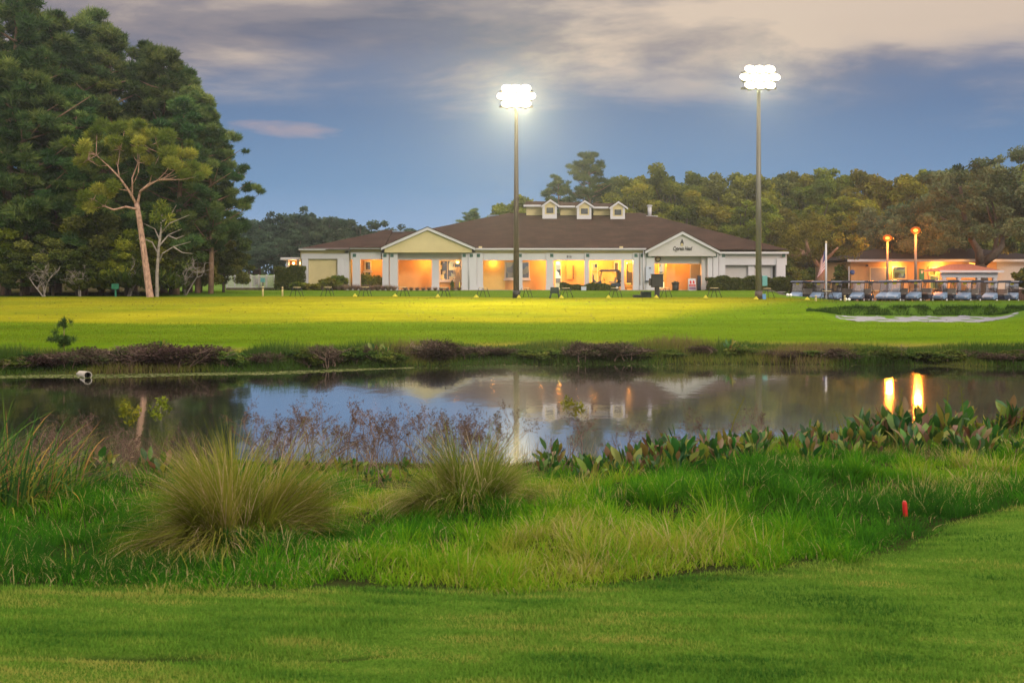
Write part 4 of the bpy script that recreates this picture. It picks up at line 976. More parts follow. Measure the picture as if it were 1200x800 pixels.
# long beam, buff frieze, white fascia
def band(name, px0, px1, y0, y1, d0, d1, mat):
    mb = MB(); mb.pbox(px0, px1, y0, y1, d0, d1); return part(mb, name, M[mat])
band('beam', 411, 447, 295.5, 304, 92.0, 92.4, 'white'); band('beam', 466, 541, 296.5, 304.5, 92.3, 92.6, 'pedw'); band('beam', 566.3, 757, 297, 305, 92.0, 92.4, 'white')
band('beam', 767, 829, 300, 309, 92.25, 92.6, 'pedw'); band('beam', 848, 922, 303, 310.5, 91.95, 92.3, 'white')
band('frieze', 411, 447, 291.8, 295.4, 92.1, 92.45, 'trimy'); band('frieze', 557, 757, 293.4, 296.9, 92.08, 92.5, 'trimy'); band('frieze', 842, 922, 297.5, 302.9, 92.02, 92.4, 'pedw')
band('fascia', 350, 409.5, 291, 293.2, 91.7, 92.3, 'white'); band('fascia', 409.7, 449, 289.4, 291.6, 91.5, 92.0, 'white'); band('fascia', 555, 757.5, 290.8, 293.2, 91.5, 92.2, 'white'); band('fascia', 842.3, 924.5, 295, 297.3, 91.5, 92.4, 'white')
band('frieze', 353, 408, 293.3, 297, 92.2, 92.398, 'trimy'); band('beam', 353, 408, 297.2, 303.3, 92.15, 92.397, 'white')
# pilasters and columns
def column(px0, px1, d0=91.9, w=.5, top=296.5, tiles=(), mat='white', foot=True):
    mb = MB(); mb.box(XX(px0, d0), XX(px1, d0), d0, d0+w, GZ0, ZZ(top, d0))
    o = part(mb, 'column', M[mat])
    for t in tiles:
        mb = MB(); mb.pbox(t-1.9, t+1.9, 297.3, 301.2, d0-.03, d0-.003); part(mb, 'tile', M['teal'], o)
    if foot:
        mb = MB(); zb = ZZ(334.5, d0); mb.box(XX(px0, d0)-.04, XX(px1, d0)+.04, d0-.04, d0-.004, GZ0, zb); part(mb, 'column_base', M['white'], o)
    return o
for a in ((354, 361, 92.1, .28, 303.4), (395.5, 404, 92.0, .38, 303.4), (404.2, 409, 92.2, .3, 292)): column(*a, foot=False)
column(413, 422, tiles=(415.3,)); column(448, 455.5, 91.6, .6, tiles=(451,)); column(456.6, 466, 91.6, .6, tiles=(459.3,))
column(506, 514.5, 92.15, .5, top=304.6); column(541, 549, 91.6, .6, tiles=(544,)); column(550, 558.6, 91.6, .6, tiles=(552.3,)); column(558.9, 566, 91.9, .5, tiles=(557.6+3,))
column(607.5, 612.3, tiles=(609.6,)); column(640, 648.6, tiles=(646.6,)); column(685, 690.4, tiles=(688.8,)); column(728, 731.5, top=304.9)
column(742, 749.5, tiles=(745.4,)); column(750.5, 757.4, 91.7, .6, tiles=(752.8,)); column(757.6, 767, 91.6, .6, tiles=(759.3, 765.4)); column(822, 829, 91.9, .5, mat='pedw')
column(829.3, 835, 91.6, .6, tiles=(832.2,)); column(835.7, 842, 91.6, .6, tiles=(838.6,)); column(842.5, 850, 91.8, .6, tiles=(848,)); column(877, 884, 92.2, .28, top=310.4, foot=False); column(910, 920.5, 91.85, .6, top=302.8, tiles=(918.5,))
# gables
def gable(px0, px1, apx, apy, ey, by, d0, wallmat, fasciamat):
    x0, x1, xa = XX(px0, d0), XX(px1, d0), XX(apx, d0); ze, za, zb = ZZ(ey, d0), ZZ(apy, d0), ZZ(by, d0)
    mb = MB(); mb.prism([(x0+.25, zb), (x1-.25, zb), (x1-.25, ze+.05), (xa, za-.12), (x0+.25, ze+.05)], d0+.25, d0+.75); ped = part(mb, 'gable_wall', M[wallmat])
    t = .24
    mb = MB(); mb.prism([(x0-.05, ze), (xa, za), (x1+.05, ze), (x1+.05, ze-t), (xa, za-t-.03), (x0-.05, ze-t)], d0, d0+.24); part(mb, 'fascia', M[fasciamat])
    mb = MB(); yb = d0+9.5
    for xe, sgn in ((x0, -1), (x1, 1)):
        mb.add([(xe+sgn*.12, d0-.05, ze+.02), (xa, d0-.05, za+.05), (xa, yb, za+.05), (xe+sgn*.12, yb, ze+.02), (xe+sgn*.12, d0-.05, ze-.03), (xa, d0-.05, za), (xa, yb, za), (xe+sgn*.12, yb, ze-.03)], [(0, 1, 2, 3), (7, 6, 5, 4), (0, 4, 5, 1), (0, 3, 7, 4)])
    part(mb, 'gable_roof', M['roof'])
    return ped
gable(447, 556, 501, 266, 290, 295.8, 91.0, 'cream', 'white')
ped2 = gable(757, 843, 800, 271, 294, 300, 91.0, 'pedw', 'white')
# hipped roofs
def hip(xa0, xa1, ya, yb, ze, rx0, rx1, ry, zr, name='roof'):
    mb = MB()
    v = [(xa0, ya, ze), (xa1, ya, ze), (xa1, yb, ze), (xa0, yb, ze), (rx0, ry, zr), (rx1, ry, zr)]
    mb.add(v, [(0, 1, 5, 4), (1, 2, 5), (2, 3, 4, 5), (3, 0, 4), (3, 2, 1, 0)])
    return part(mb, name, M['roof'])
main_roof = hip(XX(381, 91.45), XX(925, 91.45), 91.45, 117, ZZ(292.5, 91.45), XX(597, 104), XX(752, 104), 104, ZZ(249.5, 104))
hip(XX(349.5, 91.65), XX(470, 91.65), 91.65, 104.6, ZZ(291.5, 91.65), XX(447, 98), XX(520, 98), 98, ZZ(271.3, 98))
mb = MB(); xa, xb = XX(409, 91.4), XX(450, 91.4); z0 = ZZ(289.6, 91.4)
mb.add([(xa, 91.4, z0), (xb, 91.4, z0), (xb, 98, z0+1.95), (xa+2.2, 98, z0+1.95), (xa, 98, z0-.1), (xb, 98, z0-.1), (xa, 91.4, z0-.06), (xb, 91.4, z0-.06)], [(0, 1, 2, 3), (0, 3, 4), (1, 5, 2), (2, 5, 4, 3), (0, 6, 7, 1)])
part(mb, 'roof', M['roof'])
# dormers on the ridge
for px0 in (613.5, 653.5, 692.5):
    dd = 102.6; dy = {613.5: 0, 653.5: 1, 692.5: 2.2}[px0]
    k = lambda p: XX(px0+p, dd)
    zz = lambda p: ZZ(p+dy, dd)
    mb = MB(); mb.box(k(3.5), k(38), dd+.5, dd+3, zz(257), zz(240)); dm = part(mb, 'dormer', M['cream'])
    mb = MB(); mb.prism([(k(22.5), zz(256.8)), (k(37.8), zz(256.8)), (k(37.8), zz(241.5)), (k(31.5), zz(236)), (k(22.5), zz(241.5))], dd-.9, dd+.497); part(mb, 'dormer_front', M['cream'], dm)
    mb = MB(); mb.box(k(21.8), k(24.6), dd-.95, dd-.905, zz(257), zz(242)); mb.box(k(36.2), k(38.6), dd-.95, dd-.905, zz(257), zz(242)); mb.box(k(24.65), k(36.15), dd-.95, dd-.905, zz(257), zz(252)); part(mb, 'corner_trim', M['white'], dm)
    mb = MB(); mb.box(k(26.6), k(34.6), dd-.94, dd-.915, zz(250.5), zz(244.2)); part(mb, 'window', M['glassdark'], dm)
    mb = MB(); x0, x1 = k(0), k(40); zb, zt = zz(240.5), zz(234.3)
    mb.add([(x0, dd+.1, zb), (x1, dd+.1, zb), (x1, dd+3.4, zb), (x0, dd+3.4, zb), (x0+.3, dd+1.75, zt), (x1-.3, dd+1.75, zt)], [(0, 1, 5, 4), (1, 2, 5), (2, 3, 4, 5), (3, 0, 4), (3, 2, 1, 0)]); part(mb, 'dormer_roof', M['roof'], dm)
    mb = MB(); xa, xe0, xe1 = k(31), k(20.5), k(42); za, ze = zz(234.6), zz(242)
    t = .2; mb.prism([(xe0, ze), (xa, za), (xe1, ze), (xe1, ze-t), (xa, za-t), (xe0, ze-t)], dd-1.1, dd-.96); mb.box(x0, xe0-.01, dd-.02, dd+.095, zz(242.2), zz(240)); part(mb, 'fascia', M['white'], dm)
    mb = MB(); mb.prism([(xe0, ze+.02), (xa, za+.02), (xe1, ze+.02), (xe1, ze+.07), (xa, za+.07), (xe0, ze+.07)], dd-1.12, dd+1.6); part(mb, 'front_roof', M['roof'], dm)
# chimney pipe and ridge vents
mb = MB(); b0 = P(763, 255, 103.2); mb.box(b0.x-.55, b0.x+.6, 102.7, 103.7, b0.z-.7, b0.z+.15); mb.tube([(b0.x-.15, 103.2, b0.z+.15), (b0.x-.15, 103.2, b0.z+1.15), ], .2, 10); mb.tube([(b0.x-.15, 103.2, b0.z+1.16), (b0.x-.15, 103.2, b0.z+1.28)], .28, 10); part(mb, 'chimney', M['white'], main_roof)
for a_, b_, d_ in ((467, 272.5, 98.2), (578, 254, 103.6)):
    p = P(a_, b_, d_); mb = MB(); mb.box(p.x-.5, p.x+.5, d_-.5, d_+.4, p.z-.3, p.z+.06); mb.box(p.x-.6, p.x+.6, d_-.6, d_+.5, p.z+.063, p.z+.14); part(mb, 'roof_vent', paint('vent_metal', (.25, .33, .45), .4, .1, 4) if 'vent' not in M else M['vent'], main_roof)
# plumbing caps on the eave
for a_ in (563, 728):
    p = P(a_, 290, 91.7); mb = MB(); mb.box(p.x-.15, p.x+.15, 91.55, 91.8, p.z-.05, p.z+.1); part(mb, 'eave_lamp', M['trimy'])

# windows and doors: frame, pane, sill
def window(px0, px1, py0, py1, pane, name='window', sill=True, mull=1, d0=RR, frame='white', fw=.11):
    x0, x1, z0, z1 = XX(px0, d0), XX(px1, d0), ZZ(py1, d0), ZZ(py0, d0)
    mb = MB(); mb.box(x0, x1, d0-.03, d0-.004, z0, z1); o = part(mb, name, M[pane])
    mb = MB(); f0, f1 = d0-.09, d0-.032
    mb.box(x0-fw, x0, f0, f1, z0-fw, z1+fw); mb.box(x1, x1+fw, f0, f1, z0-fw, z1+fw); mb.box(x0+.002, x1-.002, f0, f1, z1, z1+fw); mb.box(x0+.002, x1-.002, f0, f1, z0-fw, z0)
    for k in range(mull):
        xm = x0+(x1-x0)*(k+1)/(mull+1); mb.box(xm-.03, xm+.03, f0, f1, z0+.002, z1-.002)
    part(mb, 'frame', M[frame], o)
    if sill:
        mb = MB(); mb.box(x0-.2, x1+.2, d0-.18, d0-.004, z0-fw-.14, z0-fw-.002); part(mb, 'sill', M[frame], o)
    return o
window(428.5, 434, 307, 316, 'litdim', mull=0); window(428.5, 434, 318, 334, 'glassdark', 'door', False, 0, frame='trimy')
window(516.5, 540, 306, 327.5, 'litshop', mull=2); window(592.5, 619.5, 307.5, 325.5, 'litdim', mull=1)
window(651, 657, 307, 339, 'litdoor', 'door', False, 0, frame='trimy'); window(694, 699.5, 309, 331, 'lityellow', mull=0, frame='trimy'); window(720.5, 724, 308, 318, 'litdim', mull=0, sill=False); window(734, 741, 308, 334, 'lityellow', mull=0, frame='trimy', sill=False)
window(772.5, 779, 309, 338, 'litdoor', 'door', False, 0, frame='trimy'); window(809.5, 820.5, 310, 340, 'door', 'door', False, 0, frame='pedw'); window(905, 909.5, 312, 328, 'glassdark', d0=92.497, mull=0, sill=False)
# inside the display window: a dark counter front and red banner hang behind the glass edge
mb = MB(); mb.pbox(533.5, 539.5, 313, 340, RR-.9, RR-.4); part(mb, 'cabinet', M['door'])
mb = MB(); mb.pbox(664, 671, 311, 327, RR-.16, RR-.1); part(mb, 'board', M['peach']); mb = MB(); mb.pbox(671.2, 672.6, 311, 327, RR-.2, RR-.1); part(mb, 'board', M['bark_dark'])
# projecting orange wall piece in the right porch
mb = MB(); mb.box(XX(781, 93.2), XX(791.5, 93.2), 93.3, RR-.004, 2.243, 5.15); part(mb, 'wall', M['peach'])
# downpipes
for a_ in (549.5, 755.5-1.2):
    mb = MB(); p = P(a_, 340, 91.5); mb.tube([(p.x, 91.5, 2.2), (p.x, 91.5, ZZ(294, 91.5))], .05, 8); part(mb, 'downpipe', M['white'])
# lettering on the gable and house number
def text_part(s, loc, size, mat, parent, shear=0.0, name='lettering', wx=1.0, thick=.012):
    cu = bpy.data.curves.new('tmp', 'FONT'); cu.body = s; cu.size = size; cu.shear = shear; cu.align_x = 'CENTER'; cu.extrude = .012; cu.offset = thick
    to = bpy.data.objects.new('tmp', cu); col.objects.link(to); dg = bpy.context.evaluated_depsgraph_get()
    me = bpy.data.meshes.new_from_object(to.evaluated_get(dg)); bpy.data.objects.remove(to); me.materials.clear(); me.materials.append(mat)
    me.transform(Matrix.Translation(loc) @ Matrix.Rotation(R(90), 4, 'X') @ Matrix.Diagonal((wx, 1, 1, 1)))
    o = obj(name, me, parent); q = parent; inv = Vector((0, 0, 0))
    while q is not None: inv += Vector(q.location); q = q.parent
    o.location = -inv; return o
dS = 91.23
text_part('Cypress Head', P(799.5, 293.4, dS), .52, M['ink'], ped2, .35, wx=.58)
p = P(799, 285, dS); mb = MB()
mb.prism([(p.x-.12, p.z-.2), (p.x+.14, p.z-.2), (p.x+.17, p.z+.05), (p.x+.03, p.z+.42), (p.x-.13, p.z+.05)], dS, dS+.018); em = part(mb, 'emblem', M['ink'], ped2)
mb = MB(); mb.prism([(p.x-.10, p.z-.26), (p.x+.11, p.z-.26), (p.x+.13, p.z-.1), (p.x+.01, p.z+.04), (p.x-.1, p.z-.08)], dS-.012, dS-.003); part(mb, 'emblem_base', M['gold'], em)
text_part('816', P(667, 302, 91.98), .30, M['ink'], club, name='house_number', thick=.004)
# wall clock under the right gable, notice panel on the column
p = P(771, 303.5, 92.2); mb = MB(); mb.tube([(p.x, 92.24, p.z), (p.x, 92.12, p.z)], [.26, .26], 16); ck = part(mb, 'wall_clock', M['bark_dark']); mb = MB(); mb.tube([(p.x, 92.117, p.z), (p.x, 92.10, p.z)], [.17, .17], 16); part(mb, 'dial', M['trimy'], ck)
mb = MB(); mb.pbox(757, 765, 312, 328.5, 91.5, 91.55); nb = part(mb, 'notice_board', M['paper']); mb = MB(); mb.pbox(756, 766, 329, 330.3, 91.4, 91.56); part(mb, 'tray', M['navy'], nb); mb = MB(); mb.pbox(761, 762.6, 313.2, 315, 91.47, 91.497); part(mb, 'badge', M['ink'], nb)
# soffit lamps (lit) and the warm light they give
def point(name, loc, c, power, r=.15, parent=None):
    l = bpy.data.lights.new(name, 'POINT'); l.color = c; l.energy = power; l.shadow_soft_size = r
    o = bpy.data.objects.new(name, l); col.objects.link(o); o.location = loc; return o
WARM = (1.0, .38, .06)
for px_, d_, z_, pw in ((440, 93.4, 5.0, 170), (498, 93.6, 5.0, 190), (534, 92.9, 5.02, 150), (578, 94.2, 4.9, 60), (634, 93.6, 4.9, 120), (655, 93.3, 5.0, 360), (676, 93.6, 4.9, 170), (695, 93.4, 5.0, 340), (737, 93.5, 5.0, 460), (774, 93.2, 5.0, 320), (800, 93.0, 5.0, 240)):
    p = Vector((XX(px_, d_), d_, z_)); mb = MB(); mb.tube([(p.x, d_, 5.155), (p.x, d_, 5.09)], [.16, .13], 10); part(mb, 'soffit_lamp', M['warmlamp'])
    point('soffit_light', p+Vector((0, 0, -.12)), WARM, pw*.95)
# left pavilion behind the hedge
D = 96.0
pv = empty('pavilion', G(342, D)); tag(pv, 'small lit open pavilion with a flat white roof behind the left hedge', 'pavilion'); O = pv.location
mb = MB(); mb.box(XX(331, D)-O.x, XX(358, D)-O.x, -.8, 2.5, ZZ(304.6, D)-O.z, ZZ(301.8, D)-O.z); mb.build('roof', M['white'], pv)
for a_ in (337.5, 350):
    mb = MB(); mb.box(XX(a_, D)-O.x-.12, XX(a_, D)-O.x+.12, -.3, -.06, -.1, ZZ(304.7, D)-O.z); mb.build('post', M['white'], pv)
for a_ in (344, 351.5):
    p = P(a_, 308.5, D+.6)-O; mb = MB(); mb.ball(p, .12, 8, 6); mb.build('lamp', M['warmlamp'], pv); point('pavilion_light', p+O+Vector((0, -.3, -.2)), (1, .4, .12), 90)
mb = MB(); mb.box(XX(334, D)-O.x, XX(358, D)-O.x, 2.2, 2.4, -.1, ZZ(304.7, D)-O.z); mb.build('back_wall', M['peach'], pv)

# planting at the clubhouse
def hedge(px0, px1, py0, py1, d0, depth, seed, label, mat='leaf_hedge', name='hedge', size=.10, n=6500):
    x0, x1 = XX(px0, d0), XX(px1, d0); zt = ZZ(py0, d0); g = G((px0+px1)/2, d0); zb = float(gz(g.x, d0))
    rng = rs(seed); W, H = x1-x0, zt-zb
    face = rng.rand(n); p = np.stack([rng.rand(n)*W-W/2, rng.rand(n)*depth, rng.rand(n)*H], 1)
    fx = rng.rand(n)
    p[fx < .5, 1] = rng.rand((fx < .5).sum())*.25; p[(fx >= .5) & (fx < .85), 2] = H-rng.rand(((fx >= .5) & (fx < .85)).sum())*.2
    p[:, 2] += (.10*np.sin(p[:, 0]*2.1)+.07*np.sin(p[:, 0]*5))*(p[:, 2]/H); p[:, 1] += .08*np.sin(p[:, 0]*3+p[:, 2]*4)
    v, q, t = leaf_cloud(rng, p, np.full(n, .05), 5, size, .55, 'broad', .5, .6)
    o = empty(name, (g.x, d0, zb)); tag(o, label, 'hedge'); obj('foliage', np_mesh('foliage', v, [q], M[mat], tint=t), o)
    mb = MB(); mb.box(-W/2+.2, W/2-.2, .25, depth-.1, -.1, H-.3); mb.build('branches', M['bark_dark'], o); return o
hedge(322, 354.5, 313, 340, 90.5, 1.8, 410, 'tall square dark hedge at the left end of the clubhouse')
hedge(831, 925, 325.5, 345, 88.5, 1.8, 411, 'long clipped hedge in front of the right wing', n=8000)
hedge(657, 721, 333.5, 341, 90.2, 1.0, 412, 'low dark clipped hedge before the parked black cart', n=4000)
cb = [bush_kind('foundation_bush', 420+k, M['leaf_bright'], 'bush', size=.14, n=110, k=24, twigm=M['bark_dark']) for k in range(2)]
for i, (px_, pt, d_, w_, lb) in enumerate([(352, 328, 90.0, 1.8, 'low yellow-green bush at the right foot of the square hedge'), (366, 331, 89.6, 1.7, 'lowest yellow-green bush under the left wing'), (384, 322, 90.4, 2.0, 'round bush in the middle of the left wing wall'), (396, 320, 90.8, 2.2, 'tallest round bush on the left wing wall'), (430, 316, 93.2, 1.6, 'dark leafy bush inside the lit left porch'), (441, 320, 93.4, 1.6, 'second leafy bush inside the lit left porch, near the column')]):
    g = G(px_, d_); H = ZZ(pt, d_)-g.z; cb[i % 2].put(g, H, i*1.4, lb, None, sx=w_/H)
pl = []
for k in range(2):
    r_ = rs(430+k); n = 260; a = r_.uniform(0, 6.28, n)
    me = blade_mesh('plume_grass', r_, np.stack([.12*np.cos(a), .12*np.sin(a), np.zeros(n)], 1), r_.uniform(.5, 1.0, n), np.full(n, .035), a, r_.uniform(.02, .6, n), r_.uniform(.2, .8, n), r_.rand(n), M['dry'], 3)
    o = obj('plume_clump', me); tag(o, 'x', 'ornamental grass', None, 'thing'); pl.append(Kind(o, 1.0))
pls = [(372+6.4*k, 90.2-.2*(k % 3), .62+.08*(k % 2)) for k in range(15)]+[(475+7*k, 91.0, .42) for k in range(10)]
for i, (px_, d_, H) in enumerate(pls):
    pl[i % 2].put(G(px_, d_), H, i*1.3, '%s pinkish dry ornamental grass from the left along the clubhouse wall' % nth(i+1), 'dry ornamental grasses along the clubhouse', sx=1.3)
for i, (px_, d_, H) in enumerate([(1150, 84, 1.0), (1160, 83.5, .9), (1169, 84, 1.1), (1178, 83.5, 1.0), (1187, 84, 1.1), (1196, 83.5, 1.0), (1204, 84, 1.1)]):
    pl[i % 2].put(G(px_, d_), H, i*1.9, '%s tan plume grass from the left beside the carts at the right edge' % nth(i+1), 'tan plume grasses beside the carts', sx=1.5)

# ------------------------------------------------------------------ range and lawn furniture
bs_ = empty('bag_stand'); tag(bs_, 'x', 'bag stand')
mb = MB(); mb.tube([(-.26, 0, .62), (.26, 0, .62)], .022, 6); mb.build('top_bar', M['trimy'], bs_)
for s in (-1, 1):
    mb = MB(); mb.tube([(s*.26, 0, .62), (s*.46, -.1, 0)], .019, 6); mb.build('leg', M['black'], bs_)
    mb = MB(); mb.tube([(s*.03, 0, .60), (s*.20, .28, 0)], .019, 6); mb.build('leg', M['black'], bs_)
mb = MB(); mb.tube([(-.33, -.03, .4), (.33, -.03, .4)], .012, 6); mb.build('cross_bar', M['black'], bs_)
BSK = Kind(bs_, 1.0)
wh = ['by the square left hedge', 'before the left wing plume grass', 'before the first lit porch opening', 'before the left gable', 'before the display window', 'left of the dark light pole', 'right of the dark light pole', 'before the low dark hedge', 'before the parked black cart', 'beside the ball dispenser', 'before the long clipped hedge', 'right of the pale light pole', 'between the two pale posts by the carts', 'left of the first ball pile']
for i, (px_, d_) in enumerate([(348, 67), (384, 67), (428, 67), (472, 66.5), (520, 66), (566, 66), (616, 66), (663, 65.5), (721, 65), (779, 64.5), (837, 64), (899, 63.5), (969, 63)]):
    BSK.put(G(px_, d_), 1.0, .15*math.sin(i*3), 'black A-frame bag stand on the lawn edge, %s' % wh[i], 'bag stands along the lawn edge')
mb = MB()
for lv, (r_, z_) in enumerate(((2, .05), (1, .13), (0, .20))):
    n = r_+1
    for i in range(n):
        for j in range(n): mb.ball(((i-r_/2)*.1, (j-r_/2)*.1, z_), .052, 8, 6)
bp0 = mb.build('ball_pile', M['yellowball']); tag(bp0, 'x', 'golf balls'); BPK = Kind(bp0, 1.0)
wb = ['left of the first gable', 'under the left gable', 'under the display window', 'left of the dark light pole', 'at the foot of the dark light pole', 'right of the green bin', 'before the black cart', 'under the ball dispenser', 'before the right gable column', 'at the foot of the pale light pole', 'left of the pale posts']
for i, (px_, d_) in enumerate([(416, 66), (463, 65.5), (513, 65), (558, 64.7), (608, 64.4), (658, 64), (713, 63.5), (769, 63), (827, 62.5), (886, 61.3), (946, 62)]):
    BPK.put(G(px_, d_), .85, i*.8, 'pile of yellow range balls, %s' % wb[i], 'piles of yellow range balls')
for i, (px_, pt, pb, d_, lb) in enumerate([(308, 336, 345, 68, 'pale wooden post left of the other one before the white fence'), (331, 336.5, 345, 68.2, 'pale wooden post before the square hedge'), (956, 346.5, 357, 61, 'pale wooden post left of the bunker lip'), (990, 346.5, 356, 60, 'pale wooden post before the golf carts')]):
    g = G(px_, d_); H = ZZ(pt, d_)-g.z; mb = MB(); mb.tube([(0, 0, -.2), (0, 0, H), (0, 0, H+.02)], [.065, .06, .045], 10)
    o = mb.build('marker_post', M['yellowpost']); o.location = g; tag(o, lb, 'post', 'pale marker posts')
    mb = MB(); mb.tube([(0, 0, H*.8), (0, 0, H*.9)], [.068, .068], 10); mb.build('band', M['black'], o)
# green bin on legs
g = G(650, 64.5); o = empty('range_bin', g); tag(o, 'dark green club bin on splayed legs beside the low hedge', 'bin')
mb = MB(); mb.prism([(-.30, .32), (.30, .32), (.26, .72), (-.26, .72)], -.22, .22); mb.build('tub', M['darkgreen'], o, .02)
for sx_ in (-1, 1):
    for sy_ in (-1, 1):
        mb = MB(); mb.tube([(sx_*.22, sy_*.15, .34), (sx_*.32, sy_*.2, -.02)], [.05, .045], 6); mb.build('leg', M['darkgreen'], o)
# ball dispenser on a post
g = G(770, 63.5); o = empty('ball_dispenser', g); tag(o, 'black box on a thick post in front of the right gable', 'dispenser')
mb = MB(); mb.box(-.36, .36, -.25, .25, .68, 1.48); mb.build('cabinet', M['black'], o, .03)
mb = MB(); mb.box(-.15, .15, -.12, .12, -.05, .678); mb.build('post', M['black'], o, .02)
mb = MB(); mb.box(-.50, -.362, -.15, .15, .8, 1.25); mb.build('side_box', M['black'], o, .02)
mb = MB(); mb.box(-.40, .40, -.29, .29, 1.482, 1.53); mb.build('lid', M['navy'], o, .01)
# stepped dark crates
for px0, px1, py0, lb in ((742, 750.6, 345.5, 'lower dark green crate left of its taller neighbour'), (750.9, 762.5, 341.5, 'taller dark green crate left of the ball dispenser')):
    d_ = 65.0; g = G((px0+px1)/2, d_); w = (XX(px1, d_)-XX(px0, d_))/2; H = ZZ(py0, d_)-g.z
    o = empty('crate', g); tag(o, lb, 'crate', 'dark green crates'); mb = MB(); mb.box(-w, w, -.3, .3, -.03, H-.05); mb.build('box', M['darkgreen'], o, .015)
    mb = MB(); mb.box(-w-.02, w+.02, -.32, .32, H-.048, H); mb.build('lid', M['darkgreen'], o, .01)
    mb = MB(); mb.box(-.02, .02, -.325, -.302, .02, H-.06); mb.build('seam', M['black'], o)
# rubbish bin by the lit door
g = G(791.5, 90.9); o = empty('trash_can', g); tag(o, 'black rubbish bin with a domed lid under the right gable', 'bin')
mb = MB(); mb.tube([(0, 0, 0), (0, 0, .08), (0, 0, .62)], [.26, .29, .32], 14); mb.build('can', M['black'], o)
mb = MB(); mb.tube([(0, 0, .622), (0, 0, .68), (0, 0, .8), (0, 0, .86)], [.38, .38, .28, .1], 14); mb.build('lid', M['black'], o)
# A-frame sign
g = G(811.5, 90.6); o = empty('sandwich_board', g); tag(o, 'white and red folding sign board before the grey door', 'sign')
W = .34
mb = MB(); mb.prism([(-.03, 0), (.03, 0), (.33, 1.08), (.27, 1.08)], -W, W, 'x'); fp = mb.build('front_panel', M['white'], o); 
mb = MB(); mb.prism([(.60, 0), (.66, 0), (.39, 1.08), (.335, 1.08)], -W, W, 'x'); mb.build('back_panel', M['white'], o)
def onpanel(x0, x1, z0, z1, mat, name, par):
    mb = MB(); e = .28; mb.add([(x0, z0*e-.036-.0, z0), (x1, z0*e-.036, z0), (x1, z1*e-.036, z1), (x0, z1*e-.036, z1), (x0, z0*e-.03, z0), (x1, z0*e-.03, z0), (x1, z1*e-.03, z1), (x0, z1*e-.03, z1)], [(0, 1, 2, 3), (7, 6, 5, 4), (0, 4, 5, 1), (1, 5, 6, 2), (2, 6, 7, 3), (3, 7, 4, 0)])
    return mb.build(name, mat, par)
onpanel(-.30, .30, .38, .56, M['red'], 'red_band', fp); onpanel(-.30, .30, .06, .34, M['purple'], 'plum_band', fp); onpanel(-.22, -.06, .62, .9, M['red'], 'figure', fp); onpanel(.06, .22, .62, .9, M['red'], 'figure', fp); onpanel(-.2, .2, .44, .49, M['white'], 'stripe', fp)
g = G(819, 91.0); o = empty('dark_cabinet', g); tag(o, 'tall narrow black cabinet right of the folding sign', 'cabinet')
mb = MB(); mb.box(-.17, .17, -.15, .15, 0, 1.36); mb.build('body', M['black'], o, .02); mb = MB(); mb.box(-.14, .14, -.17, -.152, .1, 1.26); mb.build('door', M['navy'], o, .005)
# bench in the lit porch
g = G(737.5, 93.6); g.z = 2.24; o = empty('porch_bench', g); tag(o, 'orange wooden table bench in the brightest porch bay', 'bench')
mb = MB(); mb.box(-.5, .5, -.25, .25, .42, .48); mb.build('seat', M['bench'], o)
for s in (-1, 1):
    mb = MB(); mb.tube([(s*.42, -.2, .42), (s*.3, -.22, 0)], .03, 6); mb.build('leg', M['bench'], o); mb = MB(); mb.tube([(s*.42, .2, .42), (s*.3, .22, 0)], .03, 6); mb.build('leg', M['bench'], o)
# small utility box at the low hedge
g = G(684, 89.7); o = empty('utility_box', g); tag(o, 'small pale utility box in front of the low dark hedge', 'utility box')
mb = MB(); mb.box(-.22, .22, -.15, .15, 0, .32); mb.build('housing', M['paper'], o, .02); mb = MB(); mb.box(-.25, .25, -.18, .18, .322, .37); mb.build('lid', M['white'], o, .01)
# green shrub pot by display window
g = G(530, 91.2); mb = MB(); r_ = rs(440); v, q, t = leaf_cloud(r_, [(0, 0, .25), (0, 0, .5), (0, 0, .75)], [(.2, .2, .25), (.2, .2, .25), (.12, .12, .2)], 130, .08, .5)
o = empty('conical_shrub', g); tag(o, 'small dark conical shrub under the display window', 'shrub'); obj('foliage', np_mesh('foliage', v, [q], M['leaf_dark'], tint=t), o); mb.tube([(0, 0, -.05), (0, 0, .7)], .02, 5); mb.build('stem', M['bark_dark'], o)
g = G(538.5, 91.0); o = empty('yellow_post', g); tag(o, 'thin yellow-green post beside the left gable column', 'post'); mb = MB(); mb.tube([(0, 0, -.05), (0, 0, .72)], .045, 8); mb.build('post', M['yellowball'], o); mb = MB(); mb.ball((0, 0, .76), .06, 8, 6); mb.build('cap', M['trimy'], o)
# white fence, kiosk behind it
D = 94.0
g = G(293, D); fe = empty('white_fence', g); tag(fe, 'white picket fence on a dark base at the far left of the clubhouse', 'fence'); O = g
zt, zb2 = ZZ(322.5, D)-O.z, ZZ(337.5, D)-O.z; x0, x1 = XX(265, D)-O.x, XX(321.5, D)-O.x
mb = MB(); mb.box(x0, x1, -.05, .05, zt-.10, zt-.03); mb.box(x0, x1, -.05, .05, zb2+.08, zb2+.15); mb.build('rails', M['white'], fe)
mb = MB(); n = 46
for k in range(n): xx = x0+(x1-x0)*(k+.5)/n; mb.box(xx-.022, xx+.022, -.085, -.055, zb2+.03, zt-.02)
mb.build('pickets', M['white'], fe)
for k in range(7): xx = x0+(x1-x0)*k/6; mb = MB(); mb.box(xx-.06, xx+.06, -.06+.12, .18, -.15, zt+.06); mb.build('post', M['white'], fe)
mb = MB(); mb.box(x0, x1, -.12, .3, -.3, zb2+.02); mb.build('base', M['bark_dark'], fe)
g = G(301, 95.6); o = empty('cooler_stand', g); tag(o, 'small dark roofed cooler stand behind the white fence', 'stand')
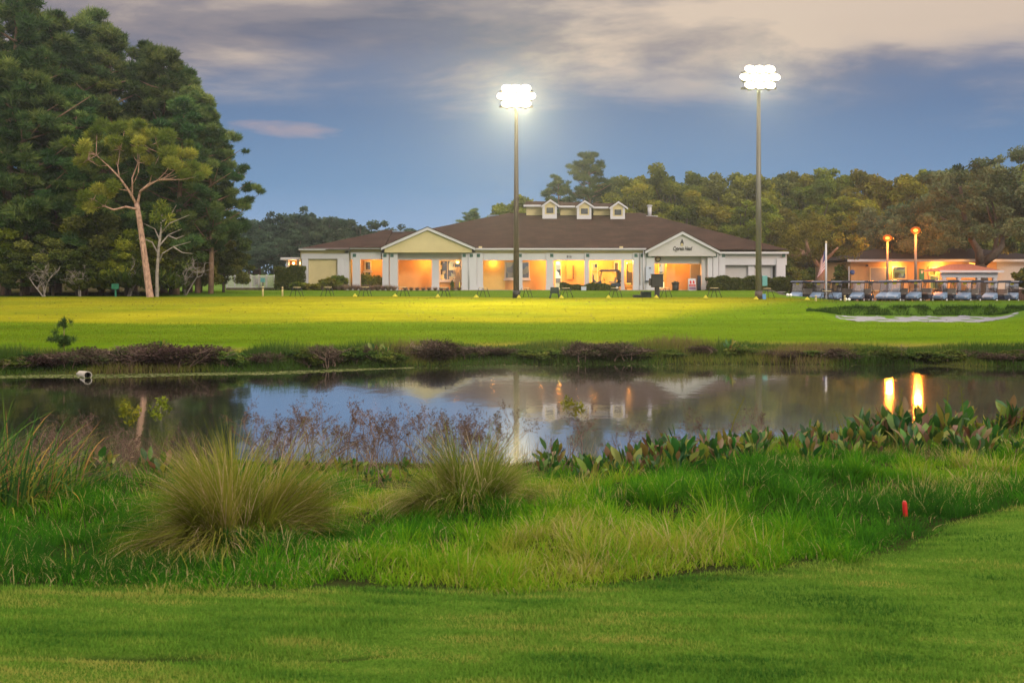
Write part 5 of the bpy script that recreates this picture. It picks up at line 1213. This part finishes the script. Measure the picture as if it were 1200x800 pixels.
mb = MB(); mb.prism([(-.34, 1.5), (.34, 1.5), (.26, 1.95), (-.26, 1.95)], -.3, .3); mb.build('roof', M['roofdark'], o)
for s in (-1, 1): mb = MB(); mb.box(s*.25-.05, s*.25+.05, -.2, .2, 0, 1.498); mb.build('post', M['bark_dark'], o)
mb = MB(); mb.tube([(0, 0, .5), (0, 0, 1.1)], .18, 10); mb.build('cooler', M['bark_dark'], o)
g = G(308, 92.6); o = empty('ball_washer', g); tag(o, 'blue-grey ball washer stand in front of the white fence', 'ball washer'); mb = MB(); mb.tube([(0, 0, 0), (0, 0, .75)], .045, 8); mb.build('post', M['black'], o); mb = MB(); mb.box(-.2, .2, -.13, .13, .75, 1.15); mb.build('washer', M['tealbox'], o, .02)
# green tee sign at the wood edge
g = G(135, 66.5); o = empty('tee_sign', g); tag(o, 'dull green sign board on a post before the palmettos', 'sign'); mb = MB(); mb.box(-.24, .24, -.05, .05, .5, .86); mb.build('board', M['signgreen'], o, .02); mb = MB(); mb.box(-.05, .05, .053, .15, -.1, .8); mb.build('post', M['signgreen'], o)
# distant blue car and shed under the left trees
g = G(217, 160); o = empty('distant_car', g); tag(o, 'small pale blue car far off under the trees beyond the left fairway', 'car')
mb = MB(); mb.prism([(-2, .35), (2, .35), (2.05, .8), (1.3, .9), (.8, 1.45), (-1, 1.45), (-1.6, .9), (-2, .85)], -.85, .85); mb.build('body', M['cowl'], o, .05)
mb = MB(); mb.prism([(-.95, 1.38), (.75, 1.38), (1.15, .95), (-1.4, .95)], -.87, .87); mb.build('windows', M['glassdark'], o)
for a_ in (-1.25, 1.25):
    for s in (-1, 1): mb = MB(); mb.tube([(a_, s*.7, .33), (a_, s*.88, .33)], .33, 14); w_ = mb.build('wheel', M['rubber'], o); mb = MB(); mb.tube([(a_, s*.881, .33), (a_, s*.9, .33)], .2, 12); mb.build('hubcap', M['steel'], w_)
g = G(238, 165); o = empty('distant_shed', g); tag(o, 'dark blue shed among the trees beyond the left fairway', 'shed'); mb = MB(); mb.box(-2.2, 2.2, 0, 3, -.3, 3.4); mb.build('wall', M['blue'], o); mb = MB(); mb.prism([(-2.6, 3.4), (2.6, 3.4), (0, 4.6)], -.4, 3.4); mb.build('roof', M['roofdark'], o); mb = MB(); mb.box(-.6, .6, -.03, -.003, 0, 2.2); mb.build('door', M['glassdark'], o)

# ------------------------------------------------------------------ floodlight poles
def flood_pole(px_, d_, ptop, label, mat, seed, r0):
    g = G(px_, d_); H = ZZ(ptop, d_)-g.z; o = empty('floodlight_pole', g); tag(o, label, 'light pole', 'floodlight poles')
    mb = MB(); mb.tube([(0, 0, -.5), (0, 0, H*.5), (0, 0, H+.3)], [r0, r0*.78, r0*.55], 10); mb.build('pole', mat, o)
    mb = MB(); mb.tube([(0, 0, 0), (0, 0, .5)], [r0*1.25, r0*1.12], 10); mb.build('sleeve', M['black'] if mat is M['bronze'] else M['bronze'], o)
    for zc, nh in ((H+.24, 3), (H-.25, 4), (H-.74, 3)):  # third row and oversized glasses added to shape the lamps' glare
        mb = MB(); mb.box(-1.1, 1.1, -.06, .06, zc-.06, zc+.06); arm = mb.build('cross_arm', mat, o)
        for k in range(nh):
            xx = (k-(nh-1)/2)*.60
            rot = Matrix.Translation((xx, -.22, zc+.05)) @ Matrix.Rotation(R(-38), 4, 'X')
            mb = MB(); mb.tube([(0, .24, 0), (0, .12, 0), (0, -.10, 0), (0, -.16, 0)], [.10, .2, .345, .345], 16); mb.v = [tuple(rot @ Vector(v)) for v in mb.v]; fl = mb.build('floodlight', M['black'], o)
            mb = MB(); mb.tube([(0, -.163, 0), (0, -.185, 0)], [.345, .33], 16); mb.v = [tuple(rot @ Vector(v)) for v in mb.v]; mb.build('lamp_glare_glass', M['flood'], fl)
    l = bpy.data.lights.new('floodlight_beam', 'SPOT'); l.color = (1.0, .84, .42); l.energy = FLOOD_W; l.spot_size = R(136); l.spot_blend = 1.0; l.shadow_soft_size = .5
    lo = bpy.data.objects.new('floodlight_beam', l); col.objects.link(lo); lo.location = g+Vector((0, -.8, H-.6))
    tgt = Vector((g.x*.9+AIM, 38, 0)); lo.rotation_euler = (tgt-lo.location).to_track_quat('-Z', 'Y').to_euler()
    return o, H
FLOOD_W = 34000; AIM = -3
flood_pole(605, 65.0, 112, 'darker bronze floodlight pole in front of the clubhouse porch', M['bronze'], 1, .20)
FLOOD_W = 11000; AIM = -12
o, H = flood_pole(889, 62.0, 90, 'taller grey floodlight pole before the long clipped hedge', M['steel'], 2, .205)
mb = MB(); mb.box(.20, .52, -.12, .12, ZZ(335, 62)-o.location.z, ZZ(323, 62)-o.location.z); bx1 = mb.build('control_box', M['tealbox'], o, .02); bx1['label'] = 'upper teal control box'
mb = MB(); mb.box(.20, .44, -.10, .10, ZZ(352, 62)-o.location.z, ZZ(344.5, 62)-o.location.z); bx2 = mb.build('control_box', paint('blue_box', (.10, .25, .5), .5, .1, 4), o, .02); bx2['label'] = 'lower blue control box'

# sodium street lamps at the cart lot
for px_, d_, ptop, lb in ((1040, 95, 279, 'farther orange street lamp on a thin pale pole'), (1073, 88.0, 270, 'nearer, taller orange street lamp among the golf carts')):
    g = G(px_, d_); H = ZZ(ptop, d_)-g.z; o = empty('street_lamp', g); tag(o, lb, 'street lamp', 'orange street lamps at the cart lot')
    mb = MB(); mb.tube([(0, 0, -.2), (0, 0, H-.35)], [.14, .10], 10); mb.build('pole', M['steel'], o)
    mb = MB(); mb.tube([(0, 0, H+.262), (0, 0, H+.30), (0, 0, H+.34)], [.2, .16, .06], 14); mb.build('cap', M['black'], o)
    mb = MB(); mb.tube([(0, 0, H-.36), (0, 0, H-.22)], [.12, .24], 12); mb.build('bracket', M['steel'], o)
    mb = MB(); mb.ball((0, 0, H), .42, 18, 12, .8); gb_ = mb.build('globe', M['frost'], o)
    mb = MB(); mb.ball((0, 0, H), .20, 14, 10, .7); mb.build('bulb', M['sodium'], gb_)
    point('sodium_light', g+Vector((0, -.5, H-.1)), (1.0, .24, .02), 1700, .3)
# flagpole
g = G(968, 84.0); o = empty('flagpole', g); H = ZZ(285, 84)-g.z; tag(o, 'white flagpole with a limp striped flag beside the orange-lit tree', 'flagpole')
mb = MB(); mb.tube([(0, 0, -.1), (0, 0, H)], [.10, .075], 10); mb.build('pole', M['white'], o)
mb = MB(); mb.ball((0, 0, H+.08), .1, 10, 8); mb.build('finial', M['trimy'], o)
rows, cols_ = 26, 10; vs = []; cs = []
for j in range(rows):
    for i in range(cols_):
        f = i/(cols_-1); zf = H-.55-j*(1.75/rows)-.95*f**1.1*(1-.25*j/rows); xf = -.09-.62*f*(.55+.45*j/rows); yf = .16*math.sin(f*9+j*.25)*f
        vs.append((xf, yf, zf))
        st = int((j/rows)*13) % 2 == 0
        cs.append((.45, .03, .04) if st else (.7, .68, .68))
        if j < rows*.5 and f < .4: cs[-1] = (.03, .04, .16)
fq = [(j*cols_+i, j*cols_+i+1, (j+1)*cols_+i+1, (j+1)*cols_+i) for j in range(rows-1) for i in range(cols_-1)]
mf, nt, out = mat_new('flag_cloth'); b = nd(nt, 'ShaderNodeBsdfPrincipled'); b.inputs['Roughness'].default_value = .8; at = nd(nt, 'ShaderNodeAttribute', attribute_name='hue'); nt.links.new(at.outputs['Color'], b.inputs['Base Color']); nt.links.new(b.outputs[0], out.inputs[0])
fl = obj('flag', np_mesh('flag', vs, [fq], mf, colr=np.array(cs), smooth=True), o)

# ------------------------------------------------------------------ cart barn and kiosk
D = 103.0
g = G(1095, D); ba = empty('cart_barn', g); tag(ba, 'long low tan cart barn with a dark roof behind the golf carts', 'building'); O = g
def bp_box(name, px0, px1, py0, py1, d0, d1, mat, par=None, zb=None):
    mb = MB(); mb.box(XX(px0, d0)-O.x, XX(px1, d0)-O.x, d0-O.y, d1-O.y, (ZZ(py1, d0) if zb is None else zb)-O.z, ZZ(py0, d0)-O.z); return mb.build(name, mat, par or ba)
bp_box('wall', 997, 1168, 306.5, 345, D, D+12, M['orangewall'], zb=1.0); bp_box('wall', 1168.2, 1240, 306.5, 345, D, D+12, M['pedw'], zb=1.0)
bp_box('fascia', 993.5, 1245, 303.6, 306.6, D-.9, D-.7, M['white'])
mb = MB(); z0 = ZZ(303.6, D-.9)-O.z; xa, xb = XX(993, D-.9)-O.x, XX(1246, D-.9)-O.x
mb.add([(xa, -.95, z0), (xb, -.95, z0), (xb, 13, z0), (xa, 13, z0), (xa+5.5, 6, z0+1.35), (xb-5.5, 6, z0+1.35)], [(0, 1, 5, 4), (1, 2, 5), (2, 3, 4, 5), (3, 0, 4), (3, 2, 1, 0)]); mb.build('roof', M['roofdark'], ba)
def bwin(px0, px1, py0, py1, mat, name='window', fr='trimy'):
    w_ = bp_box(name, px0, px1, py0, py1, D-.03, D-.004, M[mat])
    x0, x1, za, zb = XX(px0, D)-O.x, XX(px1, D)-O.x, ZZ(py1, D)-O.z, ZZ(py0, D)-O.z; mb = MB()
    mb.box(x0-.1, x0, -.08, -.033, za-.1, zb+.1); mb.box(x1, x1+.1, -.08, -.033, za-.1, zb+.1); mb.box(x0+.002, x1-.002, -.08, -.033, zb, zb+.1); mb.box(x0+.002, x1-.002, -.08, -.033, za-.1, za); mb.build('frame', M[fr], w_)
bwin(1046, 1061, 313, 326, 'litgreen', 'window'); bwin(1089, 1096, 314, 322, 'lityellow'); bwin(1090, 1099, 324, 338, 'litgreen', 'door'); bwin(1103, 1107, 314, 336, 'lityellow', 'door'); bwin(1020, 1040, 314, 340, 'door', 'door')
sg = bp_box('sign', 1077.5, 1083.5, 315, 328, D-.06, D-.01, M['signgreen']); bp_box('symbol', 1079.4, 1081.6, 317, 320.5, D-.075, D-.063, M['white'], sg)
mb = MB(); p = P(999, 319, D-.2)-O; mb.tube([(p.x, p.y+.05, p.z), (p.x, p.y, p.z)], [.26, .26], 16); mb.build('round_sign', M['blue'], ba)
mb = MB(); p = P(1016, 311, D-.15)-O; mb.box(p.x-.1, p.x+.1, p.y-.1, p.y+.14, p.z-.12, p.z+.1); mb.build('wall_lamp', M['black'], ba)
bp_box('downpipe', 994.5, 995.6, 312, 345, D-.3, D-.2, M['white'])
p = P(1151.5, 311, D-3); mb = MB(); mb.ball(p-O, .2, 10, 8); mb.tube([p-O+Vector((0, 0, .02)), Vector((p.x-O.x, -.1, p.z-O.z+.3))], .03, 5); mb.build('barn_lamp', M['sodium'], ba); point('barn_light', p+Vector((0, -.5, -.1)), (1, .40, .08), 900, .2)
for px_ in (1050, 1100): p = P(px_, 309, D-.6); point('barn_wall_fill', p+Vector((0, 0, -.3)), (1, .36, .06), 420, .2)  # added fill lights without fixtures, to turn the barn wall more orange
D = 91.0
g = G(1137, D); ki = empty('starter_kiosk', g); tag(ki, 'small open kiosk with a terracotta hipped roof behind the golf carts', 'kiosk'); O = g
z0, z1 = ZZ(317.3, D)-O.z, ZZ(309.5, D+2)-O.z; xa, xb = XX(1099.5, D)-O.x, XX(1174.5, D)-O.x
mb = MB(); mb.add([(xa, -.3, z0), (xb, -.3, z0), (xb, 4.2, z0), (xa, 4.2, z0), (xa+2.1, 2, z1), (xb-2.1, 2, z1)], [(0, 1, 5, 4), (1, 2, 5), (2, 3, 4, 5), (3, 0, 4), (3, 2, 1, 0)]); mb.build('roof', M['tilered'], ki)
mb = MB(); mb.box(xa, xb, -.38, -.303, z0-.16, z0+.04); mb.build('fascia', M['white'], ki)
mb = MB(); mb.box(xa+.35, xb-.35, .1, .4, z0-.62, z0-.165); mb.build('beam', M['white'], ki)
for a_ in (1107.5, 1125, 1148, 1167):
    mb = MB(); xx = XX(a_, D)-O.x; mb.box(xx-.16, xx+.16, .12, .42, -.1, z0-.622); mb.build('post', M['white'], ki)
mb = MB(); mb.box(xa+.8, xb-.8, 2.6, 3.0, 0, 1.05); mb.build('counter', M['wood'], ki)

# ------------------------------------------------------------------ golf carts
def make_cart(dark=False):
    o = empty('golf_cart'); tag(o, 'x', 'golf cart')
    bodym = M['navy'] if dark else M['cowl']
    mb = MB(); mb.prism([(.62, .30), (1.20, .32), (1.24, .52), (1.10, .66), (.70, .88), (.62, .88)], -.55, .55); mb.build('cowl', bodym, o, .05)
    mb = MB(); mb.box(-.25, .618, -.54, .54, .26, .34); mb.build('floor_pan', M['black'], o)
    mb = MB(); mb.prism([(-1.15, .34), (-.252, .30), (-.24, .62), (-.8, .68), (-1.15, .66)], -.56, .56); mb.build('rear_body', M['navy'], o, .05)
    mb = MB(); mb.box(-.72, -.2, -.5, .5, .684, .80); mb.build('seat', M['seat'], o, .04)
    mb = MB(); mb.prism([(-.74, .80), (-.64, .80), (-.72, 1.18), (-.80, 1.18)], -.5, .5); mb.build('backrest', M['seat'], o, .03)
    mb = MB(); mb.prism([(-1.05, 1.70), (.76, 1.70), (.84, 1.75), (.66, 1.86), (-.85, 1.88), (-1.08, 1.78)], -.63, .63); mb.build('roof', M['navy'], o, .02)
    for s in (-1, 1):
        mb = MB(); mb.tube([(.74, s*.53, .86), (.56, s*.53, 1.72)], .02, 6); mb.build('roof_post', M['black'], o)
        mb = MB(); mb.tube([(-.86, s*.53, .66), (-.90, s*.53, 1.72)], .02, 6); mb.build('roof_post', M['black'], o)
    mb = MB(); mb.prism([(.725, .9), (.735, .9), (.575, 1.70), (.565, 1.70)], -.52, .52); ws = mb.build('windshield', M['wind'], o)
    mb = MB(); mb.prism([(.632, 1.52), (.655, 1.52), (.62, 1.66), (.597, 1.66)], -.14, .14); mb.build('number_card', M['yellowball'], ws)
    mb = MB(); mb.tube([(.735, -.5, 1.0), (.735, .5, 1.0)], .018, 5); mb.build('windshield_rail', M['black'], ws)
    for a_ in (.82, -.78):
        for s in (-1, 1):
            mb = MB(); mb.tube([(a_, s*.42, .22), (a_, s*.58, .22)], .22, 14); w_ = mb.build('wheel', M['rubber'], o); mb = MB(); mb.tube([(a_, s*.581, .22), (a_, s*.597, .22)], .12, 12); mb.build('rim', M['white'], w_)
    mb = MB(); c = Vector((.34, .24, .98)); n = 12
    mb.tube([c+Vector((.06*math.sin(2*math.pi*k/n), .17*math.cos(2*math.pi*k/n), .16*math.sin(2*math.pi*k/n))) for k in range(n+1)], .014, 5); mb.tube([c, (.6, .24, .75)], .018, 5); mb.build('steering_wheel', M['black'], o)
    mb = MB(); mb.tube([(-1.05, -.3, .66), (-1.1, -.3, 1.15), (-1.1, .3, 1.15), (-1.05, .3, .66)], .018, 5); mb.build('bag_rack', M['black'], o)
    if dark:
        mb = MB(); mb.box(-1.16, -.91, -.5, .5, .95, 1.7); mb.build('rain_cover', M['black'], o, .03)
        for s in (-.25, .25): mb = MB(); mb.tube([(-1.0, s, .66), (-1.12, s, .94)], [.13, .14], 10); mb.build('golf_bag', M['black'], o)
    else:
        mb = MB(); mb.box(.5, .60, -.45, .45, .80, .95); mb.build('dashboard', M['black'], o, .02)
        mb = MB(); mb.box(1.232, 1.25, -.42, -.28, .45, .54); mb.build('headlight', M['white'], o); mb = MB(); mb.box(1.232, 1.25, .28, .42, .45, .54); mb.build('headlight', M['white'], o)
    return o
m, nt, out = mat_new('windshield_glass'); tb = nd(nt, 'ShaderNodeBsdfTransparent'); tb.inputs[0].default_value = (.75, .8, .85, 1); gb = nd(nt, 'ShaderNodeBsdfGlossy'); gb.inputs[0].default_value = (.9, .9, .95, 1); gb.inputs['Roughness'].default_value = .12
mx = nd(nt, 'ShaderNodeMixShader'); mx.inputs[0].default_value = .2; nt.links.new(tb.outputs[0], mx.inputs[1]); nt.links.new(gb.outputs[0], mx.inputs[2]); nt.links.new(mx.outputs[0], out.inputs[0]); M['wind'] = m
dc = make_cart(True); dc.location = G(712, 90.9); dc.location.z = 2.21; dc.rotation_euler = (0, 0, R(182)); dc['label'] = 'single dark golf cart parked side-on before the orange-lit porch'
ck_ = Kind(make_cart(False), 1.0)
front = [(940, 86.5), (964, 86), (987, 85.5), (1010, 85), (1044, 83), (1052.5, 81.5), (1079, 81), (1108, 81.3), (1135, 81.5), (1168, 82.5), (1189, 84)]
for i, (px_, d_) in enumerate(front):
    ck_.put(G(px_, d_, .03), 1.0, R(-144+9*math.sin(i*2.7)), '%s golf cart from the left in the front row behind the bunker mound' % nth(i+1), 'golf carts in the front row')
back = [(950, 92), (978, 92.5), (1005, 91.5), (1028, 91), (1050, 90), (1064, 93), (1092, 90.5), (1125, 88), (962, 95), (990, 96), (1110, 93), (1150, 90), (1172, 89)]
for i, (px_, d_) in enumerate(back):
    ck_.put(G(px_, d_, .03), 1.0, R(176+8*math.sin(i*1.9)), '%s golf cart from the left in the back row below the cart barn' % nth(i+1), 'golf carts in the back row')
# white balls on the crest
for i, px_ in enumerate((923, 926.5, 991, 995)):
    mb = MB(); mb.ball((0, 0, .1), .11, 10, 8); mb.tube([(0, 0, -.1), (0, 0, .02)], [.05, .05], 8); o = mb.build('tee_marker', M['whiteball']); o.location = G(px_, 68.5); tag(o, 'white round tee marker on the lawn crest, %s of four from the left' % nth(i+1), 'tee marker', 'white tee markers')

# ------------------------------------------------------------------ sky, sun, camera
SUN_EL, SUN_AZ = R(24), R(152)     # soft evening light from behind the camera, on the right
w = bpy.data.worlds.new('World'); scene.world = w; w.use_nodes = True
nt = w.node_tree; nt.nodes.clear(); out = nt.nodes.new('ShaderNodeOutputWorld'); bg = nd(nt, 'ShaderNodeBackground')
sky = nd(nt, 'ShaderNodeTexSky', sky_type='NISHITA'); sky.sun_disc = False; sky.sun_elevation = SUN_EL; sky.sun_rotation = SUN_AZ
tc = nd(nt, 'ShaderNodeTexCoord'); sp = nd(nt, 'ShaderNodeSeparateXYZ'); nt.links.new(tc.outputs['Generated'], sp.inputs[0])
def math_(op, a, b=None, clamp=False):
    n = nd(nt, 'ShaderNodeMath', operation=op); n.use_clamp = clamp
    for i, v in enumerate((a, b)):
        if v is None: continue
        if isinstance(v, (int, float)): n.inputs[i].default_value = v
        else: nt.links.new(v, n.inputs[i])
    return n.outputs[0]
def mixc(f, a, b, bt='MIX'):
    n = nd(nt, 'ShaderNodeMix', data_type='RGBA', blend_type=bt)
    for i, v in ((0, f), (6, a), (7, b)):
        if isinstance(v, (int, float)): n.inputs[i].default_value = v
        elif isinstance(v, tuple): n.inputs[i].default_value = (*v, 1)
        else: nt.links.new(v, n.inputs[i])
    return n.outputs[2]
z = sp.outputs['Z']
# dusk colours by height over the physical sky; unseen zenith brightened as added fill
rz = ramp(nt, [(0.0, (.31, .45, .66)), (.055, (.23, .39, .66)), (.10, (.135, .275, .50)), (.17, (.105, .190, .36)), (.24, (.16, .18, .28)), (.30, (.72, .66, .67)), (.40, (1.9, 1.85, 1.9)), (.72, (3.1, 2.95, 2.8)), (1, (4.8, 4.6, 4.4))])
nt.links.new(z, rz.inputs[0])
# clouds on a flat layer overhead
den = math_('ADD', math_('MAXIMUM', z, 0.0), .20)
cx = math_('DIVIDE', sp.outputs['X'], den); cy = math_('DIVIDE', sp.outputs['Y'], den)
cmb = nd(nt, 'ShaderNodeCombineXYZ'); nt.links.new(cx, cmb.inputs[0]); nt.links.new(cy, cmb.inputs[1]); cmb.inputs[2].default_value = 3.7
def cloud(scale, detail, stretch, seed, rough=.55, dist=.3):
    mp = nd(nt, 'ShaderNodeMapping'); mp.inputs['Scale'].default_value = stretch; mp.inputs['Location'].default_value = (seed, seed*.7, 0); mp.inputs['Rotation'].default_value = (0, 0, R(12))
    nt.links.new(cmb.outputs[0], mp.inputs[0]); n = nd(nt, 'ShaderNodeTexNoise'); n.inputs['Scale'].default_value = scale; n.inputs['Detail'].default_value = detail; n.inputs['Roughness'].default_value = rough; n.inputs['Distortion'].default_value = dist
    nt.links.new(mp.outputs[0], n.inputs['Vector']); return n.outputs['Fac']
n1 = cloud(.9, 6, (.7, 1.0, 1), 2.3, .5, .2); n2 = cloud(2.1, 8, (.65, 1.0, 1), 7.1, .56, .25)
cov = nd(nt, 'ShaderNodeMapRange'); cov.inputs['From Min'].default_value = .13; cov.inputs['From Max'].default_value = .27; cov.inputs['To Min'].default_value = -.12; cov.inputs['To Max'].default_value = .28; nt.links.new(z, cov.inputs[0])
lowc_ = nd(nt, 'ShaderNodeMapRange'); lowc_.inputs['From Min'].default_value = .02; lowc_.inputs['From Max'].default_value = .10; nt.links.new(z, lowc_.inputs[0])
dens = math_('ADD', math_('ADD', math_('MULTIPLY', n1, .65), math_('MULTIPLY', n2, .35)), cov.outputs[0])
mk = nd(nt, 'ShaderNodeMapRange', interpolation_type='SMOOTHSTEP'); mk.inputs['From Min'].default_value = .44; mk.inputs['From Max'].default_value = .66; nt.links.new(dens, mk.inputs[0])
mask = math_('MULTIPLY', math_('MULTIPLY', mk.outputs[0], lowc_.outputs[0]), .9, True)
cc = ramp(nt, [(.34, (.12, .135, .20)), (.45, (.29, .255, .265)), (.57, (.68, .54, .42))]); nt.links.new(n2, cc.inputs[0])
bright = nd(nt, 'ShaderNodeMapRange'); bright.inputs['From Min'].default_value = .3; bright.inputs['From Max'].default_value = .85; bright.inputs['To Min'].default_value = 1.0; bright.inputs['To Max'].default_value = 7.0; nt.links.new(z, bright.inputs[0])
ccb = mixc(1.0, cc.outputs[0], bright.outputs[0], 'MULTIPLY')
base_sky = mixc(.15, rz.outputs[0], mixc(1.0, sky.outputs[0], (.06, .06, .06), 'MULTIPLY'))
dx_ = math_('DIVIDE', math_('ADD', sp.outputs['X'], .215), .055); dz_ = math_('DIVIDE', math_('ADD', z, -.150), .011)
dz_ = math_('ADD', dz_, math_('MULTIPLY', dx_, .35))
blob = math_('SUBTRACT', 1.0, math_('ADD', math_('MULTIPLY', dx_, dx_), math_('MULTIPLY', dz_, dz_)))
blob = math_('MULTIPLY', math_('MAXIMUM', math_('ADD', blob, math_('MULTIPLY', math_('SUBTRACT', n2, .56), 7.0)), 0.0), .7, True)
fin = mixc(math_('MULTIPLY', blob, math_('GREATER_THAN', sp.outputs['Y'], 0.0)), mixc(mask, base_sky, ccb), (.52, .38, .37))
# unseen sky behind the camera, brightened and warmed as added fill light
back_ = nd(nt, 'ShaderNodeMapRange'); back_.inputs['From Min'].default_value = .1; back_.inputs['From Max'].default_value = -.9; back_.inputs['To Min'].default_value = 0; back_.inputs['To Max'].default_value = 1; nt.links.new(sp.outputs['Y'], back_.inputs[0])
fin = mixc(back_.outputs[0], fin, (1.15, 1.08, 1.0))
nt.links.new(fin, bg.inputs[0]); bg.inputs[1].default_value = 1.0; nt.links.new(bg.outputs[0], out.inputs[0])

sl = bpy.data.lights.new('sun', 'SUN'); sl.energy = 1.6; sl.angle = R(12); sl.color = (1.0, .84, .66)
so = bpy.data.objects.new('sun', sl); col.objects.link(so)
sd = Vector((math.sin(SUN_AZ)*math.cos(SUN_EL), math.cos(SUN_AZ)*math.cos(SUN_EL), math.sin(SUN_EL)))
so.rotation_euler = (-sd).to_track_quat('-Z', 'Y').to_euler(); so.location = (0, -20, 30)

cam = bpy.data.cameras.new('camera'); co = bpy.data.objects.new('camera', cam); col.objects.link(co); scene.camera = co
co.location = (0, 0, CZ); co.rotation_euler = (R(90), 0, 0)
cam.sensor_width = 36; cam.lens = 36*F/1200; cam.shift_y = (HZ-400)/1200; cam.clip_end = 6000; cam.clip_start = .05
cam.dof.use_dof = True; cam.dof.focus_distance = 60; cam.dof.aperture_fstop = 5.6

scene.view_settings.view_transform = 'Standard'; scene.view_settings.look = 'None'; scene.view_settings.exposure = 0.05; scene.view_settings.gamma = 1.0
scene.render.engine = 'CYCLES'
cy_ = scene.cycles; cy_.use_denoising = True; cy_.max_bounces = 5; cy_.diffuse_bounces = 2; cy_.glossy_bounces = 3; cy_.transmission_bounces = 3; cy_.transparent_max_bounces = 8; cy_.volume_bounces = 0
cy_.sample_clamp_indirect = 4; cy_.caustics_reflective = False; cy_.caustics_refractive = False; cy_.use_adaptive_sampling = True; cy_.adaptive_threshold = .015

# ------------------------------------------------------------------ evening air
HAZE = .0005
mb = MB(); mb.box(-436, 436, -18, 466, -2.2, 26.0)
mh, nt, out = mat_new('evening_air'); pv_ = nd(nt, 'ShaderNodeVolumePrincipled'); pv_.inputs['Color'].default_value = (.80, .88, 1.0, 1); pv_.inputs['Density'].default_value = HAZE; pv_.inputs['Anisotropy'].default_value = .78
nt.links.new(pv_.outputs[0], out.inputs['Volume'])
hz = mb.build('haze', mh); tag(hz, 'thin bluish evening haze filling the air over the course', 'haze', kind='stuff')
